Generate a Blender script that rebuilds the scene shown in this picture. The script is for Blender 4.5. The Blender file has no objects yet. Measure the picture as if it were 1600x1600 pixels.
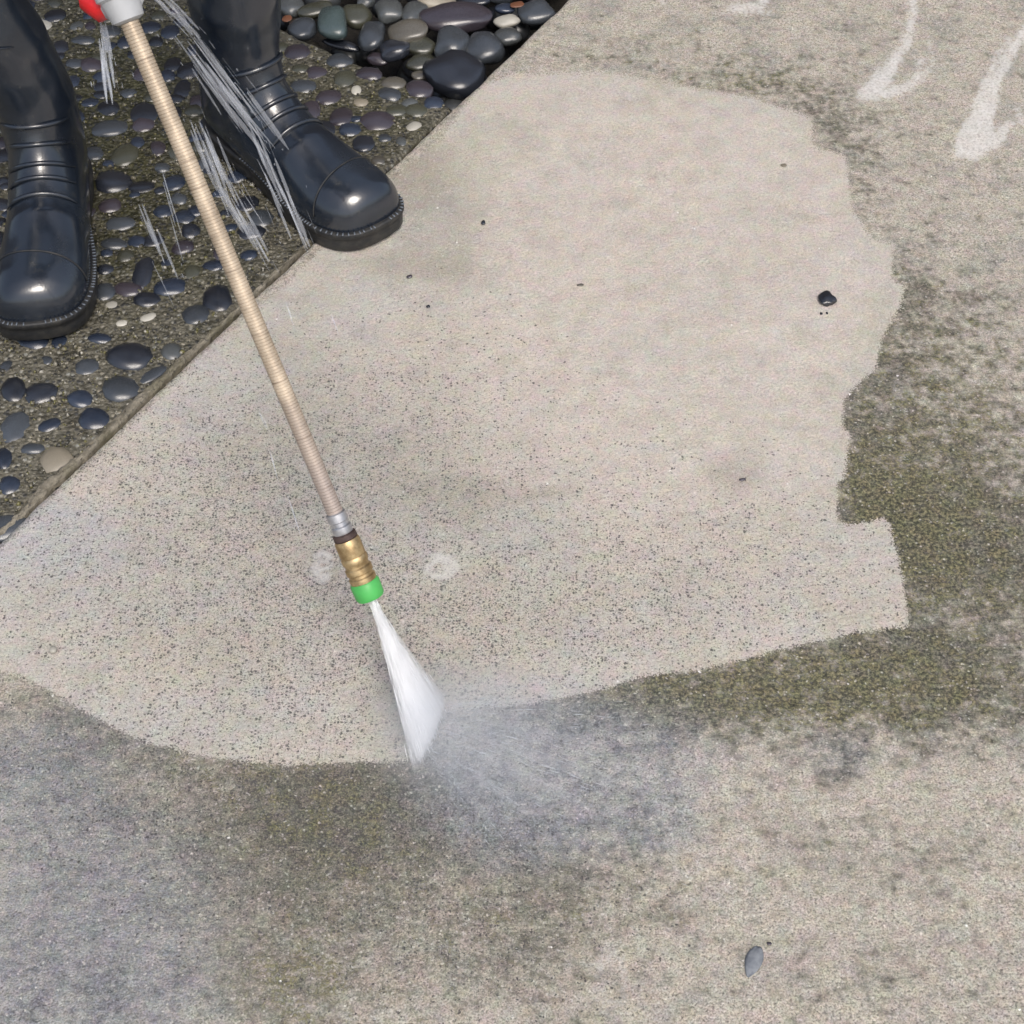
import bpy, bmesh, math, random
import numpy as np
from mathutils import Vector, Matrix, noise as mnoise

random.seed(7)
rng = np.random.default_rng(7)
R = math.radians
sc = bpy.context.scene
COL = sc.collection

# ------------------------------------------------------------------ camera
FPX, CAMH, PITCH = 2800.0, 1.28, R(50)          # focal length for a 1600 px wide frame
cam = bpy.data.objects.new('camera', bpy.data.cameras.new('camera'))
COL.objects.link(cam)
cam.location = (0, 0, CAMH)
cam.rotation_euler = (math.pi / 2 - PITCH, 0, 0)
cam.data.sensor_fit = 'HORIZONTAL'
cam.data.angle = 2 * math.atan(800 / FPX)
cam.data.clip_start, cam.data.clip_end = 0.02, 500
sc.camera = cam

# ------------------------------------------------------------------ sky and soft overcast sun
SUN_EL, SUN_AZ = R(57), R(162)                  # azimuth measured from +Y towards +X
world = bpy.data.worlds.new('World')
sc.world = world
world.use_nodes = True
wn = world.node_tree.nodes
bg = wn['Background']
sky = wn.new('ShaderNodeTexSky')
sky.sky_type = 'NISHITA'
sky.sun_disc = False
sky.sun_elevation = SUN_EL
sky.sun_rotation = SUN_AZ
sky.dust_density = 4.0
sky.air_density = 1.0
hsv = wn.new('ShaderNodeHueSaturation')          # cloud cover takes most of the blue out
hsv.inputs['Saturation'].default_value = 0.72
world.node_tree.links.new(sky.outputs[0], hsv.inputs['Color'])
world.node_tree.links.new(hsv.outputs[0], bg.inputs['Color'])
bg.inputs['Strength'].default_value = 0.13
sl = bpy.data.lights.new('sun', 'SUN')
sl.energy = 1.3
sl.angle = R(24)
sl.color = (1.0, 0.94, 0.86)
sun = bpy.data.objects.new('sun', sl)
COL.objects.link(sun)
sd = Vector((math.sin(SUN_AZ) * math.cos(SUN_EL), math.cos(SUN_AZ) * math.cos(SUN_EL), math.sin(SUN_EL)))
sun.rotation_euler = sd.to_track_quat('Z', 'Y').to_euler()
sun.location = sd * 10

vs = sc.view_settings
vs.view_transform = 'Standard'
vs.look = 'None'
vs.exposure = 0.44
vs.gamma = 1.0
sc.render.engine = 'CYCLES'
sc.cycles.use_denoising = True
sc.cycles.max_bounces = 30
sc.cycles.diffuse_bounces = 2
sc.cycles.glossy_bounces = 3
sc.cycles.transmission_bounces = 6
sc.cycles.transparent_max_bounces = 24
sc.cycles.volume_bounces = 28
sc.cycles.use_adaptive_sampling = False

# ------------------------------------------------------------------ photograph geometry -> world
CF = np.array([0, math.cos(PITCH), -math.sin(PITCH)])
CU = np.array([0, math.sin(PITCH), math.cos(PITCH)])
CR = np.array([1.0, 0, 0])
CC = np.array([0, 0, CAMH])


def G(x, y, z=0.0):
    """the point at height z that the photograph shows at pixel x, y (of 1600)"""
    d = CF + CR * (x - 800) / FPX + CU * (800 - y) / FPX
    return Vector(CC + d * (z - CAMH) / d[2])


def pix(P):
    d = P - CC
    w = np.maximum(d @ CF, 0.05)
    return 800 + FPX * (d @ CR) / w, 800 - FPX * (d @ CU) / w


def scale_at(p):
    return FPX / float((np.array(p) - CC) @ CF)


# ------------------------------------------------------------------ node helper
class Mat:
    def __init__(self, name):
        self.m = bpy.data.materials.new(name)
        self.m.use_nodes = True
        self.t = self.m.node_tree
        self.b = self.t.nodes['Principled BSDF']
        self.out = self.t.nodes['Material Output']
        self._c = None

    def node(self, typ, **kw):
        n = self.t.nodes.new(typ)
        for k, v in kw.items():
            setattr(n, k, v)
        return n

    def put(self, sock, v):
        if hasattr(v, 'links') or isinstance(v, bpy.types.NodeSocket):
            self.t.links.new(v, sock)
        elif isinstance(v, (tuple, list)) and len(v) == 3 and sock.type == 'RGBA':
            sock.default_value = (*v, 1)
        else:
            sock.default_value = v

    def set(self, **kw):
        for k, v in kw.items():
            self.put(self.b.inputs[k.replace('_', ' ')], v)
        return self

    @property
    def co(self):
        if self._c is None:
            self._c = self.node('ShaderNodeTexCoord').outputs['Object']
        return self._c

    def scl(self, v):
        n = self.node('ShaderNodeMapping')
        self.put(n.inputs['Vector'], self.co)
        n.inputs['Scale'].default_value = v
        return n.outputs[0]

    def noise(self, scale, detail=4, rough=0.55, vec=None, col=False, dist=0.0):
        n = self.node('ShaderNodeTexNoise')
        self.put(n.inputs['Vector'], vec if vec is not None else self.co)
        n.inputs['Scale'].default_value = scale
        n.inputs['Detail'].default_value = detail
        n.inputs['Roughness'].default_value = rough
        n.inputs['Distortion'].default_value = dist
        return n.outputs['Color' if col else 'Fac']

    def vor(self, scale, vec=None, feature='F1', rnd=1.0, dim='2D'):
        n = self.node('ShaderNodeTexVoronoi', feature=feature, voronoi_dimensions=dim)
        self.put(n.inputs['Vector'], vec if vec is not None else self.co)
        n.inputs['Scale'].default_value = scale
        n.inputs['Randomness'].default_value = rnd
        return n

    def math(self, op, a, b=0.0, c=0.0, clamp=False):
        n = self.node('ShaderNodeMath', operation=op, use_clamp=clamp)
        for i, v in enumerate((a, b, c)):
            self.put(n.inputs[i], v)
        return n.outputs[0]

    def step(self, v, a, b):
        n = self.node('ShaderNodeMapRange', interpolation_type='SMOOTHSTEP')
        self.put(n.inputs['Value'], v)
        self.put(n.inputs['From Min'], a)
        self.put(n.inputs['From Max'], b)
        return n.outputs[0]

    def lin(self, v, a, b, c=0.0, d=1.0):
        n = self.node('ShaderNodeMapRange')
        self.put(n.inputs['Value'], v)
        for k, x in (('From Min', a), ('From Max', b), ('To Min', c), ('To Max', d)):
            self.put(n.inputs[k], x)
        return n.outputs[0]

    def mix(self, f, a, b, mode='MIX'):
        n = self.node('ShaderNodeMix', data_type='RGBA', blend_type=mode)
        self.put(n.inputs[0], f)
        self.put(n.inputs[6], a)
        self.put(n.inputs[7], b)
        return n.outputs[2]

    def attr(self, name):
        return self.node('ShaderNodeAttribute', attribute_name=name).outputs['Fac']

    def bump(self, h, strength, dist, nrm=None):
        n = self.node('ShaderNodeBump')
        self.put(n.inputs['Height'], h)
        n.inputs['Strength'].default_value = strength
        n.inputs['Distance'].default_value = dist
        if nrm is not None:
            self.put(n.inputs['Normal'], nrm)
        return n.outputs[0]


# ------------------------------------------------------------------ mesh helpers
def link(name, me, mat=None, parent=None, smooth=True, loc=None):
    o = bpy.data.objects.new(name, me)
    COL.objects.link(o)
    if mat is not None and not me.materials:
        me.materials.append(mat)
    if smooth and me.polygons:
        me.polygons.foreach_set('use_smooth', [True] * len(me.polygons))
    if loc is not None:
        o.location = loc
    if parent is not None:
        o.parent = parent
    return o


def tag(o, label=None, cat=None, group=None, kind=None):
    for k, v in (('label', label), ('category', cat), ('group', group), ('kind', kind)):
        if v:
            o[k] = v
    return o


def pydata(name, v, f):
    me = bpy.data.meshes.new(name)
    me.from_pydata([tuple(map(float, p)) for p in v], [], f)
    me.update()
    return me


def grid_faces(nu, nv):
    i = np.arange(nu - 1)[:, None] * nv + np.arange(nv - 1)[None, :]
    i = i.ravel()
    return np.stack([i, i + nv, i + nv + 1, i + 1], 1)


def fast_mesh(name, V, Q):
    me = bpy.data.meshes.new(name)
    n, k = Q.shape
    me.vertices.add(len(V))
    me.vertices.foreach_set('co', np.asarray(V, np.float32).ravel())
    me.loops.add(n * k)
    me.loops.foreach_set('vertex_index', Q.astype(np.int32).ravel())
    me.polygons.add(n)
    me.polygons.foreach_set('loop_start', np.arange(n, dtype=np.int32) * k)
    me.update(calc_edges=True)
    me.validate()
    return me


def add_attr(me, name, a):
    at = me.attributes.new(name, 'FLOAT', 'POINT')
    at.data.foreach_set('value', np.asarray(a, np.float32))


def tube_data(pts, rads, seg=8, cap=True):
    """verts, faces of a tube round a polyline with one radius for each point"""
    pts = [Vector(p) for p in pts]
    V, Fc = [], []
    n = len(pts)
    up = None
    for i in range(n):
        t = (pts[min(i + 1, n - 1)] - pts[max(i - 1, 0)]).normalized()
        if up is None:
            up = Vector((0, 0, 1)) if abs(t.z) < 0.9 else Vector((1, 0, 0))
        s = t.cross(up).normalized()
        up = s.cross(t).normalized()
        for k in range(seg):
            a = 2 * math.pi * k / seg
            V.append(pts[i] + (s * math.cos(a) + up * math.sin(a)) * rads[i])
    for i in range(n - 1):
        for k in range(seg):
            k2 = (k + 1) % seg
            Fc.append((i * seg + k, i * seg + k2, (i + 1) * seg + k2, (i + 1) * seg + k))
    if cap:
        Fc.append(tuple(range(seg))[::-1])
        Fc.append(tuple((n - 1) * seg + k for k in range(seg)))
    return V, Fc


def join_data(parts):
    V, Fc = [], []
    for v, f in parts:
        o = len(V)
        V += v
        Fc += [tuple(i + o for i in q) for q in f]
    return V, Fc


def fnoise(P, s, seed=0.0):
    """numpy friendly smooth noise through a few random sine waves"""
    g = np.random.default_rng(int(seed * 97 + 11))
    out = np.zeros(len(P))
    for k in range(14):
        d = g.normal(size=2)
        d /= np.linalg.norm(d)
        fr = s * g.uniform(0.5, 1.9)
        out += np.sin((P[:, :2] @ d) * fr * 2 * math.pi + g.uniform(0, 6.28)) / (0.6 + fr / s)
    return out / 5.0


# ------------------------------------------------------------------ the plan of the ground
LA, LB = G(0, 845), G(885, 0)                      # joint between the slab and the paving
ED = (LB - LA).normalized()                        # along the joint, away from the camera
EN = Vector((ED.y, -ED.x, 0))                      # into the slab
K0 = G(699, 154)                                   # corner where paving, bed and slab meet
K0 = LA + ED * (K0 - LA).dot(ED)
MD = (G(455, 44) - G(697, 153)).normalized()       # paving edge along the pebble bed


def axis(a, b, fine0, fine1, step, coarse):
    lo = list(np.arange(a, fine0, coarse))
    mid = list(np.arange(fine0, fine1, step))
    hi = list(np.arange(fine1, b, coarse)) + [b]
    return np.array(lo + mid + hi)


def sdf_poly(px, py, poly):
    """signed distance in pixels, positive inside"""
    best = np.full(px.shape, 1e9)
    inside = np.zeros(px.shape, bool)
    n = len(poly)
    for i in range(n):
        x0, y0 = poly[i]
        x1, y1 = poly[(i + 1) % n]
        ex, ey = x1 - x0, y1 - y0
        t = np.clip(((px - x0) * ex + (py - y0) * ey) / (ex * ex + ey * ey), 0, 1)
        best = np.minimum(best, (px - x0 - t * ex) ** 2 + (py - y0 - t * ey) ** 2)
        c = ((y0 > py) != (y1 > py)) & (px < (x1 - x0) * (py - y0) / (y1 - y0 + 1e-9) + x0)
        inside ^= c
    d = np.sqrt(best)
    return np.where(inside, d, -d)


def dist_line(px, py, pts):
    """distance to a polyline with a width for each point: positive inside"""
    best = np.full(px.shape, -1e9)
    for (x0, y0, w0), (x1, y1, w1) in zip(pts[:-1], pts[1:]):
        ex, ey = x1 - x0, y1 - y0
        t = np.clip(((px - x0) * ex + (py - y0) * ey) / (ex * ex + ey * ey), 0, 1)
        d = np.sqrt((px - x0 - t * ex) ** 2 + (py - y0 - t * ey) ** 2)
        best = np.maximum(best, (w0 + (w1 - w0) * t) - d)
    return best


def blobs(px, py, base, lst):
    out = np.full(px.shape, float(base))
    for cx, cy, rx, ry, a in lst:
        out += a * np.exp(-(((px - cx) / rx) ** 2 + ((py - cy) / ry) ** 2))
    return out


# ------------------------------------------------------------------ concrete slab
CLEAN = [(-400, 960), (0, 1043), (70, 1075), (150, 1122), (220, 1158), (330, 1184), (430, 1195), (540, 1192),
         (648, 1190), (690, 1108), (760, 1106), (850, 1096), (950, 1076), (1000, 1057), (1101, 1046), (1225, 1014),
         (1337, 988), (1420, 979), (1416, 937), (1407, 885), (1390, 821), (1380, 810), (1330, 820), (1309, 817),
         (1308, 755), (1321, 744), (1324, 699), (1329, 682), (1317, 668), (1318, 631), (1330, 610), (1369, 575),
         (1376, 533), (1408, 477), (1414, 446), (1391, 437), (1397, 381), (1366, 374), (1332, 330), (1326, 285),
         (1322, 244), (1270, 229), (1270, 184), (1221, 169), (1180, 154), (1101, 140), (1000, 122), (950, 112),
         (790, 116), (745, 140), (690, 215), (560, 330), (430, 460), (330, 540), (200, 670), (60, 800), (-400, 1240)]

DIRT = [(1460, 640, 170, 150, .52), (1510, 860, 170, 150, .62), (1350, 780, 60, 60, .35), (1250, 1080, 330, 80, .72),
        (1000, 1120, 180, 55, .38), (1500, 1080, 200, 90, .45), (520, 1310, 240, 130, .62), (640, 1240, 180, 70, .35),
        (460, 1520, 150, 110, .42), (690, 1500, 120, 90, .20), (80, 1180, 190, 110, .42), (150, 1400, 260, 200, .40), (100, 1560, 200, 100, .34),
        (900, 1310, 150, 130, .30), (1030, 1290, 60, 70, .22), (850, 1480, 120, 160, .24), (1310, 1200, 70, 35, .38),
        (1060, 1430, 55, 35, .28), (1300, 1330, 200, 70, .12), (1500, 1400, 120, 80, .14), (1350, 1540, 220, 60, .14),
        (1180, 128, 150, 36, .36), (1310, 180, 90, 50, .28), (950, 80, 160, 30, .2), (1350, 290, 40, 80, .22), (1300, 200, 50, 40, .14), (1440, 420, 50, 90, .16), (1430, 230, 120, 60, .18), (1200, 60, 400, 90, .06),
        (1480, 480, 140, 60, .25), (1350, 60, 80, 60, .12)]
MOSS = [(1250, 1080, 340, 70, .85), (1480, 650, 170, 200, .55), (1370, 770, 70, 70, .6), (1480, 900, 170, 110, .5),
        (1160, 130, 130, 50, .45), (520, 1280, 240, 110, .35), (430, 1540, 130, 90, .6), (900, 1330, 160, 120, .2), (300, 1130, 200, 60, .25),
        (1000, 1120, 120, 50, .4), (1050, 60, 200, 70, .4), (200, 1220, 200, 60, .2)]
WET_SKY = [(120, 900, 240, 110, .35), (330, 1120, 220, 60, .3), (120, 1420, 280, 220, .8), (80, 1580, 260, 90, .6), (900, 1180, 260, 110, .9), (820, 1290, 180, 100, .6), (60, 830, 130, 60, .8),
       (290, 640, 120, 60, .45), (40, 1200, 140, 100, .5), (430, 480, 90, 40, .3), (1330, 1180, 90, 50, .45), (1040, 1290, 60, 60, .5)]  # wet areas; the sky's bluish reflection there is also painted into the colour
PITS = [(350, 960, 400, 180, .95), (720, 980, 340, 130, .95), (1150, 900, 300, 130, .75), (550, 720, 350, 160, .65),
        (520, 1300, 320, 170, .9), (300, 750, 250, 130, .6), (750, 1450, 250, 150, .5), (700, 560, 140, 120, .15), (230, 1250, 300, 120, .4)]
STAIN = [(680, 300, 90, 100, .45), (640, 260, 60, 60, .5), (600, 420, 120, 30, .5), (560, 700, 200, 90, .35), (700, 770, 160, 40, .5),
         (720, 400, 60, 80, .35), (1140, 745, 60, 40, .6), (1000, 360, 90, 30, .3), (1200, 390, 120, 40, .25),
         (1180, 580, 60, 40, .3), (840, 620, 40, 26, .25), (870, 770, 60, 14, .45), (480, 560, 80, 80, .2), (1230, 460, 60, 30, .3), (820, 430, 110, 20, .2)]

u_ax = axis(-6.0, 7.0, -0.75, 1.45, 0.0055, 0.13)
v_ax = np.concatenate([[0, 0, 0.0012, 0.003, 0.006], axis(0.0105, 7.0, 0.0105, 1.42, 0.0055, 0.13)])
UU, VV = np.meshgrid(u_ax, v_ax, indexing='ij')
base = np.array(LA)
P = base[None, None, :] + UU[..., None] * np.array(ED) + VV[..., None] * np.array(EN)
ed_n = (fnoise(np.stack([u_ax * 1.0, u_ax * 0], 1), 9, 1) * 0.0016 + fnoise(np.stack([u_ax, u_ax * 0], 1), 45, 2) * 0.0012
        + fnoise(np.stack([u_ax, u_ax * 0], 1), 120, 3) * 0.0006)
fall = np.exp(-VV / 0.012)
P += (ed_n[:, None] * fall)[..., None] * np.array(EN)
P[..., 2] = -np.select([VV < 0.0005, VV < 0.002, VV < 0.004, VV < 0.008], [0.0042, 0.0022, 0.0009, 0.0002], 0.0)
P[:, 0, 2] = -0.11
flat = P.reshape(-1, 3)
flat[:, 2] += np.where(VV.ravel() > 0.002, 0.0007 * fnoise(flat, 7, 4) + 0.0004 * fnoise(flat, 30, 5), 0)
slab_me = fast_mesh('concrete_slab', flat, grid_faces(len(u_ax), len(v_ax)))
px, py = pix(flat)
vis = (px > -500) & (px < 2100) & (py > -500) & (py < 2100)
pxw = px + 9 * fnoise(flat, 26, 8) + 5 * fnoise(flat, 60, 9)
pyw = py + 7 * fnoise(flat, 26, 10) + 4 * fnoise(flat, 60, 12)
pxe, pye = px + 2.0 * fnoise(flat, 40, 18), py + 2.0 * fnoise(flat, 40, 19)
add_attr(slab_me, 'clean', np.where(vis, np.clip(sdf_poly(pxe, pye, CLEAN), -200, 200), -200))
far = np.where(vis, 0, 0.35)
add_attr(slab_me, 'dirt', blobs(pxw, pyw, 0.13, DIRT + [(1370, 690, 50, 100, .25), (1425, 850, 60, 90, .3), (1560, 850, 70, 80, .2), (1420, 1010, 160, 40, .2), (840, 1400, 140, 170, .16), (430, 1560, 120, 60, .15), (1480, 800, 130, 90, .22), (1570, 880, 80, 80, .25), (1420, 830, 40, 60, .25), (530, 1300, 220, 110, .22), (1290, 1330, 130, 60, .16), (1480, 1340, 110, 70, .16), (1180, 1290, 90, 50, .14), (1400, 1520, 200, 70, .16), (1120, 1500, 110, 60, .12), (1300, 150, 420, 260, -.10), (900, 60, 300, 80, -.05)]) + far * (0.6 + 0.4 * fnoise(flat, 1.5, 14)))
add_attr(slab_me, 'moss', blobs(pxw, pyw, 0.22, MOSS) + far * 0.6)
add_attr(slab_me, 'wet', blobs(pxw, pyw, 0.0, WET_SKY))
add_attr(slab_me, 'pits', blobs(pxw, pyw, 0.05, PITS))
PALE = [(1030, 1190), (1100, 1160), (1180, 1175), (1260, 1205), (1300, 1228), (1370, 1215), (1420, 1185), (1510, 1200), (1900, 1230),
        (1900, 2000), (900, 2000), (930, 1700), (935, 1540), (960, 1490), (1010, 1420), (1070, 1345), (1072, 1290), (1030, 1250)]
add_attr(slab_me, 'worn', np.where(vis, np.clip(sdf_poly(pxw, pyw, PALE), -200, 200), -200))
DAMP = [(560, 700, 260, 110, .75), (330, 900, 300, 130, .55), (700, 800, 220, 70, .55), (480, 560, 120, 110, .5), (1150, 900, 260, 70, .30), (800, 960, 300, 90, .35),
        (665, 320, 70, 90, .6), (620, 430, 140, 35, .4), (1150, 740, 70, 45, .55), (330, 1060, 260, 90, .25), (1230, 420, 90, 60, .3), (900, 330, 120, 40, .25)]
PASS = [(735, 330), (800, 250), (900, 140), (1150, 165), (1310, 260), (1320, 360), (1370, 420), (1340, 560), (1300, 640), (1295, 780), (1100, 800), (770, 770), (735, 560)]
add_attr(slab_me, 'pass', np.where(vis, np.clip(sdf_poly(pxw, pyw, PASS), -200, 200), -200))
add_attr(slab_me, 'damp', blobs(pxw, pyw, 0.0, DAMP))
add_attr(slab_me, 'fine', np.clip(blobs(pxw, pyw, 0.0, [(300, 1350, 500, 260, 1.2), (700, 1450, 250, 250, .6), (100, 1150, 300, 150, .6)]), 0, 1))
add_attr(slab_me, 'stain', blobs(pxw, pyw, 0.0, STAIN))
# chalky runs that an earlier splash left at the far side, as widths round their paths
runs = [
    [(1422, -60, 9), (1427, 20, 8), (1415, 70, 9), (1392, 105, 12), (1375, 128, 18), (1352, 146, 12)],
    [(1345, 150, 8), (1385, 146, 12), (1420, 138, 9), (1440, 115, 8), (1438, 92, 6)],
    [(1640, 20, 10), (1600, 50, 9), (1575, 90, 9), (1550, 140, 12), (1535, 185, 22), (1518, 228, 24), (1500, 238, 12)],
    [(1575, 60, 5), (1545, 120, 7), (1522, 180, 9), (1500, 225, 12)],
    [(1518, 228, 20), (1560, 215, 16), (1575, 195, 8)],
    [(1590, 170, 5), (1600, 190, 8), (1630, 205, 8)],
    [(1134, 17, 5), (1160, 14, 8), (1190, 10, 7), (1198, -10, 8), (1205, -40, 10)],
    [(1185, 14, 5), (1208, 22, 3)], [(1145, 10, 4), (1168, -20, 7)], [(1030, 12, 2), (1045, -15, 6)],
    [(1362, 222, 2), (1395, 198, 3)], [(1452, 60, 3), (1458, 95, 4), (1446, 125, 4)],
]
rv = np.full(px.shape, -60.0)
for r_ in runs:
    rv = np.maximum(rv, dist_line(pxw * .35 + px * .65, pyw * .35 + py * .65, r_))
add_attr(slab_me, 'chalk', np.clip(rv, -60, 60))
# faint pale splash rings beside the nozzle
ring = np.zeros(px.shape)
for cx, cy, rx, ry, a in [(690, 886, 26, 20, .8), (505, 885, 16, 26, .9), (660, 895, 30, 12, .45), (480, 900, 12, 20, .4), 
                          (955, 1530, 30, 50, .5), (70, 800, 70, 24, .35), (40, 1235, 60, 16, .3), (300, 610, 60, 30, .2)]:
    q = np.sqrt(((pxw - cx) / rx) ** 2 + ((pyw - cy) / ry) ** 2)
    ring = np.maximum(ring, a * np.exp(-((q - 0.75) / 0.45) ** 2))
add_attr(slab_me, 'ring', ring)

m = Mat('weathered_concrete')
a_clean, a_dirt, a_moss, a_wet_sky, a_pits, a_stain = [m.attr(k) for k in ('clean', 'dirt', 'moss', 'wet', 'pits', 'stain')]
n_big = m.noise(9, 3, .6)
n_mid = m.noise(34, 5, .72)
n_fine = m.noise(170, 3, .65)
n_grain = m.noise(620, 2, .6)
n_col = m.noise(430, 1, .6, col=True)
n_brush = m.noise(60, 3, .65, vec=m.scl((0.55, 1.6, 1)))
edge = m.math('ADD', a_clean, m.math('MULTIPLY', m.math('SUBTRACT', n_fine, .5), 15))
edge = m.math('ADD', edge, m.math('MULTIPLY', m.math('SUBTRACT', n_grain, .5), 20))
clean = m.step(edge, -2.5, 3.0)
# bare cement, washed
bare = m.mix(m.step(n_mid, .3, .7), (.400, .366, .306), (.472, .437, .378))
bare = m.mix(m.math('MULTIPLY', m.step(n_big, .40, .65), .55), bare, (.435, .420, .395))
n_tint = m.noise(5.5, 3, .6)
bare = m.mix(m.math('MULTIPLY', m.step(n_tint, .45, .62), .55), bare, (.475, .420, .368))
passf = m.step(m.math('ADD', m.attr('pass'), m.math('MULTIPLY', m.math('SUBTRACT', n_mid, .5), 70)), -22, 30)
bare = m.mix(m.math('MULTIPLY', passf, .5), bare, m.mix(m.step(n_mid, .35, .65), (.468, .410, .360), (.540, .485, .432)))
bare = m.mix(m.math('MULTIPLY', m.step(m.attr('wet'), .1, .8), .6), bare, (.400, .405, .415))  # sky sheen on wet cement, painted as a cooler tone
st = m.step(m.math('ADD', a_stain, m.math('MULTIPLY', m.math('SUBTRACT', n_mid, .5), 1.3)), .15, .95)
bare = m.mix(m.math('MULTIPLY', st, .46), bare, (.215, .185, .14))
faint = m.step(m.noise(21, 5, .75), .52, .72)
bare = m.mix(m.math('MULTIPLY', faint, .36), bare, (.25, .24, .205))
dampf = m.step(m.math('ADD', m.attr('damp'), m.math('MULTIPLY', m.math('SUBTRACT', n_mid, .5), .9)), .10, 1.0)
bare = m.mix(m.math('MULTIPLY', dampf, .42), bare, (.275, .262, .230))
# grime and algae
def ctr(v, k):
    return m.math('MULTIPLY', m.math('SUBTRACT', v, .5), k)


n_clump = m.noise(300, 2, .6)
n_hue = m.noise(75, 2, .6, col=True)
n_blot = m.noise(88, 4, .70)
a_fine = m.attr('fine')
blot = m.math('ADD', ctr(n_mid, 2.0), ctr(n_blot, 2.2))
blot = m.math('MULTIPLY', blot, m.lin(a_fine, 0, 1, 1.0, .40))
worn = m.step(m.math('ADD', m.attr('worn'), m.math('ADD', ctr(n_blot, 90), ctr(n_fine, 60))), -8, 14)
dv = m.math('ADD', m.math('SUBTRACT', a_dirt, m.math('MULTIPLY', worn, .06)), m.math('MULTIPLY', blot, m.lin(worn, 0, 1, 1.0, .85)))
dv = m.math('ADD', dv, m.math('MULTIPLY', ctr(n_clump, 1.6), a_fine))
for nn_, k_ in ( (n_fine, 1.4), (n_brush, .7), (n_clump, 1.6), (n_grain, .6)):
    dv = m.math('ADD', dv, ctr(nn_, k_))
dv = m.math('ADD', dv, m.math('MULTIPLY', m.step(a_clean, -75, 0), m.lin(m.step(a_dirt, .18, .5), 0, 1, .05, .24)))
grime_f = m.step(dv, .12, 1.02)
moss_f = m.step(m.math('ADD', a_moss, ctr(m.noise(48, 3, .6), 2.4)), .30, 1.0)
grime = m.mix(m.step(n_clump, .35, .65), (.042, .041, .031), (.135, .127, .098))
algae = m.mix(m.step(n_clump, .35, .68), (.036, .036, .016), (.150, .139, .068))
grime = m.mix(m.math('MULTIPLY', moss_f, .95), grime, algae)
grime = m.mix(m.math('MULTIPLY', m.step(a_wet_sky, .1, .8), .6), grime, m.mix(m.step(n_clump, .35, .65), (.092, .101, .125), (.192, .206, .240)))  # bluish sky reflection of the water film mixed into the grime colour
under = m.mix(m.step(n_fine, .3, .7), (.352, .318, .262), (.435, .400, .345))
under = m.mix(m.math('MULTIPLY', m.step(a_wet_sky, .2, .9), .5), under, (.295, .308, .335))  # same painted sky tint on the concrete under the grime
lich = m.step(m.math('ADD', m.math('ADD', m.noise(15, 4, .68), ctr(n_fine, .35)), ctr(n_clump, .35)), .50, .66)
under = m.mix(m.math('MULTIPLY', lich, m.lin(worn, 0, 1, .6, .42)), under, m.mix(n_hue, (.215, .222, .200), (.270, .262, .240)))
dirty = m.mix(m.math('MULTIPLY', grime_f, .93), under, grime)
bare = m.mix(m.math('MULTIPLY', lich, .20), bare, (.27, .272, .25))
col = m.mix(clean, dirty, bare)
# dark sand grains laid open by the jet
a_pitm = m.math('MULTIPLY', a_pits, m.lin(n_mid, .32, .68, .35, 1.55))
nw_ = m.noise(300, 2, .5, col=True)
wv = m.node('ShaderNodeVectorMath', operation='MULTIPLY_ADD')
m.put(wv.inputs[0], nw_)
wv.inputs[1].default_value = (.004, .004, .004)
m.put(wv.inputs[2], m.co)
warped = wv.outputs[0]


def grains(scale, k, r0, r1, base=1.0):
    v_ = m.vor(scale, warped)
    s_ = m.node('ShaderNodeSeparateColor')
    m.put(s_.inputs[0], v_.outputs['Color'])
    on = m.step(m.math('ADD', s_.outputs[0], m.math('MULTIPLY', a_pitm, k)), base, base + .05)
    rr = m.lin(s_.outputs[1], 0, 1, r0, r1)
    return m.math('MULTIPLY', on, m.step(v_.outputs['Distance'], rr, m.math('MULTIPLY', rr, .5))), v_, s_


pit, pv, prn = grains(345, .40, .14, .56)
pit2, pv2, prn2 = grains(150, .085, .10, .28)
pit3, _, _ = grains(640, .50, .24, .55)
pits = m.math('MAXIMUM', m.math('MAXIMUM', pit, pit2), m.math('MULTIPLY', pit3, .7))
col = m.mix(m.math('MULTIPLY', pits, .86), col, m.mix(n_hue, (.035, .036, .042), (.085, .078, .070)))
# pale grains
wr = m.step(prn.outputs[2], .93, .96)
wd = m.math('MULTIPLY', wr, m.step(pv.outputs['Distance'], .45, .2))
col = m.mix(m.math('MULTIPLY', wd, .45), col, (.58, .55, .50))
wr2 = m.math('MULTIPLY', m.step(prn2.outputs[2], .9975, .999), m.step(pv2.outputs['Distance'], .20, .10))
col = m.mix(wr2, col, (.70, .68, .64))
# grain contrast of the mortar, stronger where it is dirty
gr = m.math('ADD', m.math('MULTIPLY', ctr(n_grain, 2.0), m.lin(clean, 0, 1, 1.2, .5)), m.math('MULTIPLY', ctr(n_clump, 1.5), m.lin(clean, 0, 1, 1.2, .42)))
gr = m.math('MAXIMUM', m.math('ADD', gr, 1.0), .3)
grc = m.node('ShaderNodeCombineColor')
for i_ in range(3):
    m.put(grc.inputs[i_], gr)
col = m.mix(1.0, col, grc.outputs[0], 'MULTIPLY')
col = m.mix(.05, col, n_col, 'OVERLAY')
col = m.mix(.13, col, n_hue, 'OVERLAY')
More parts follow.
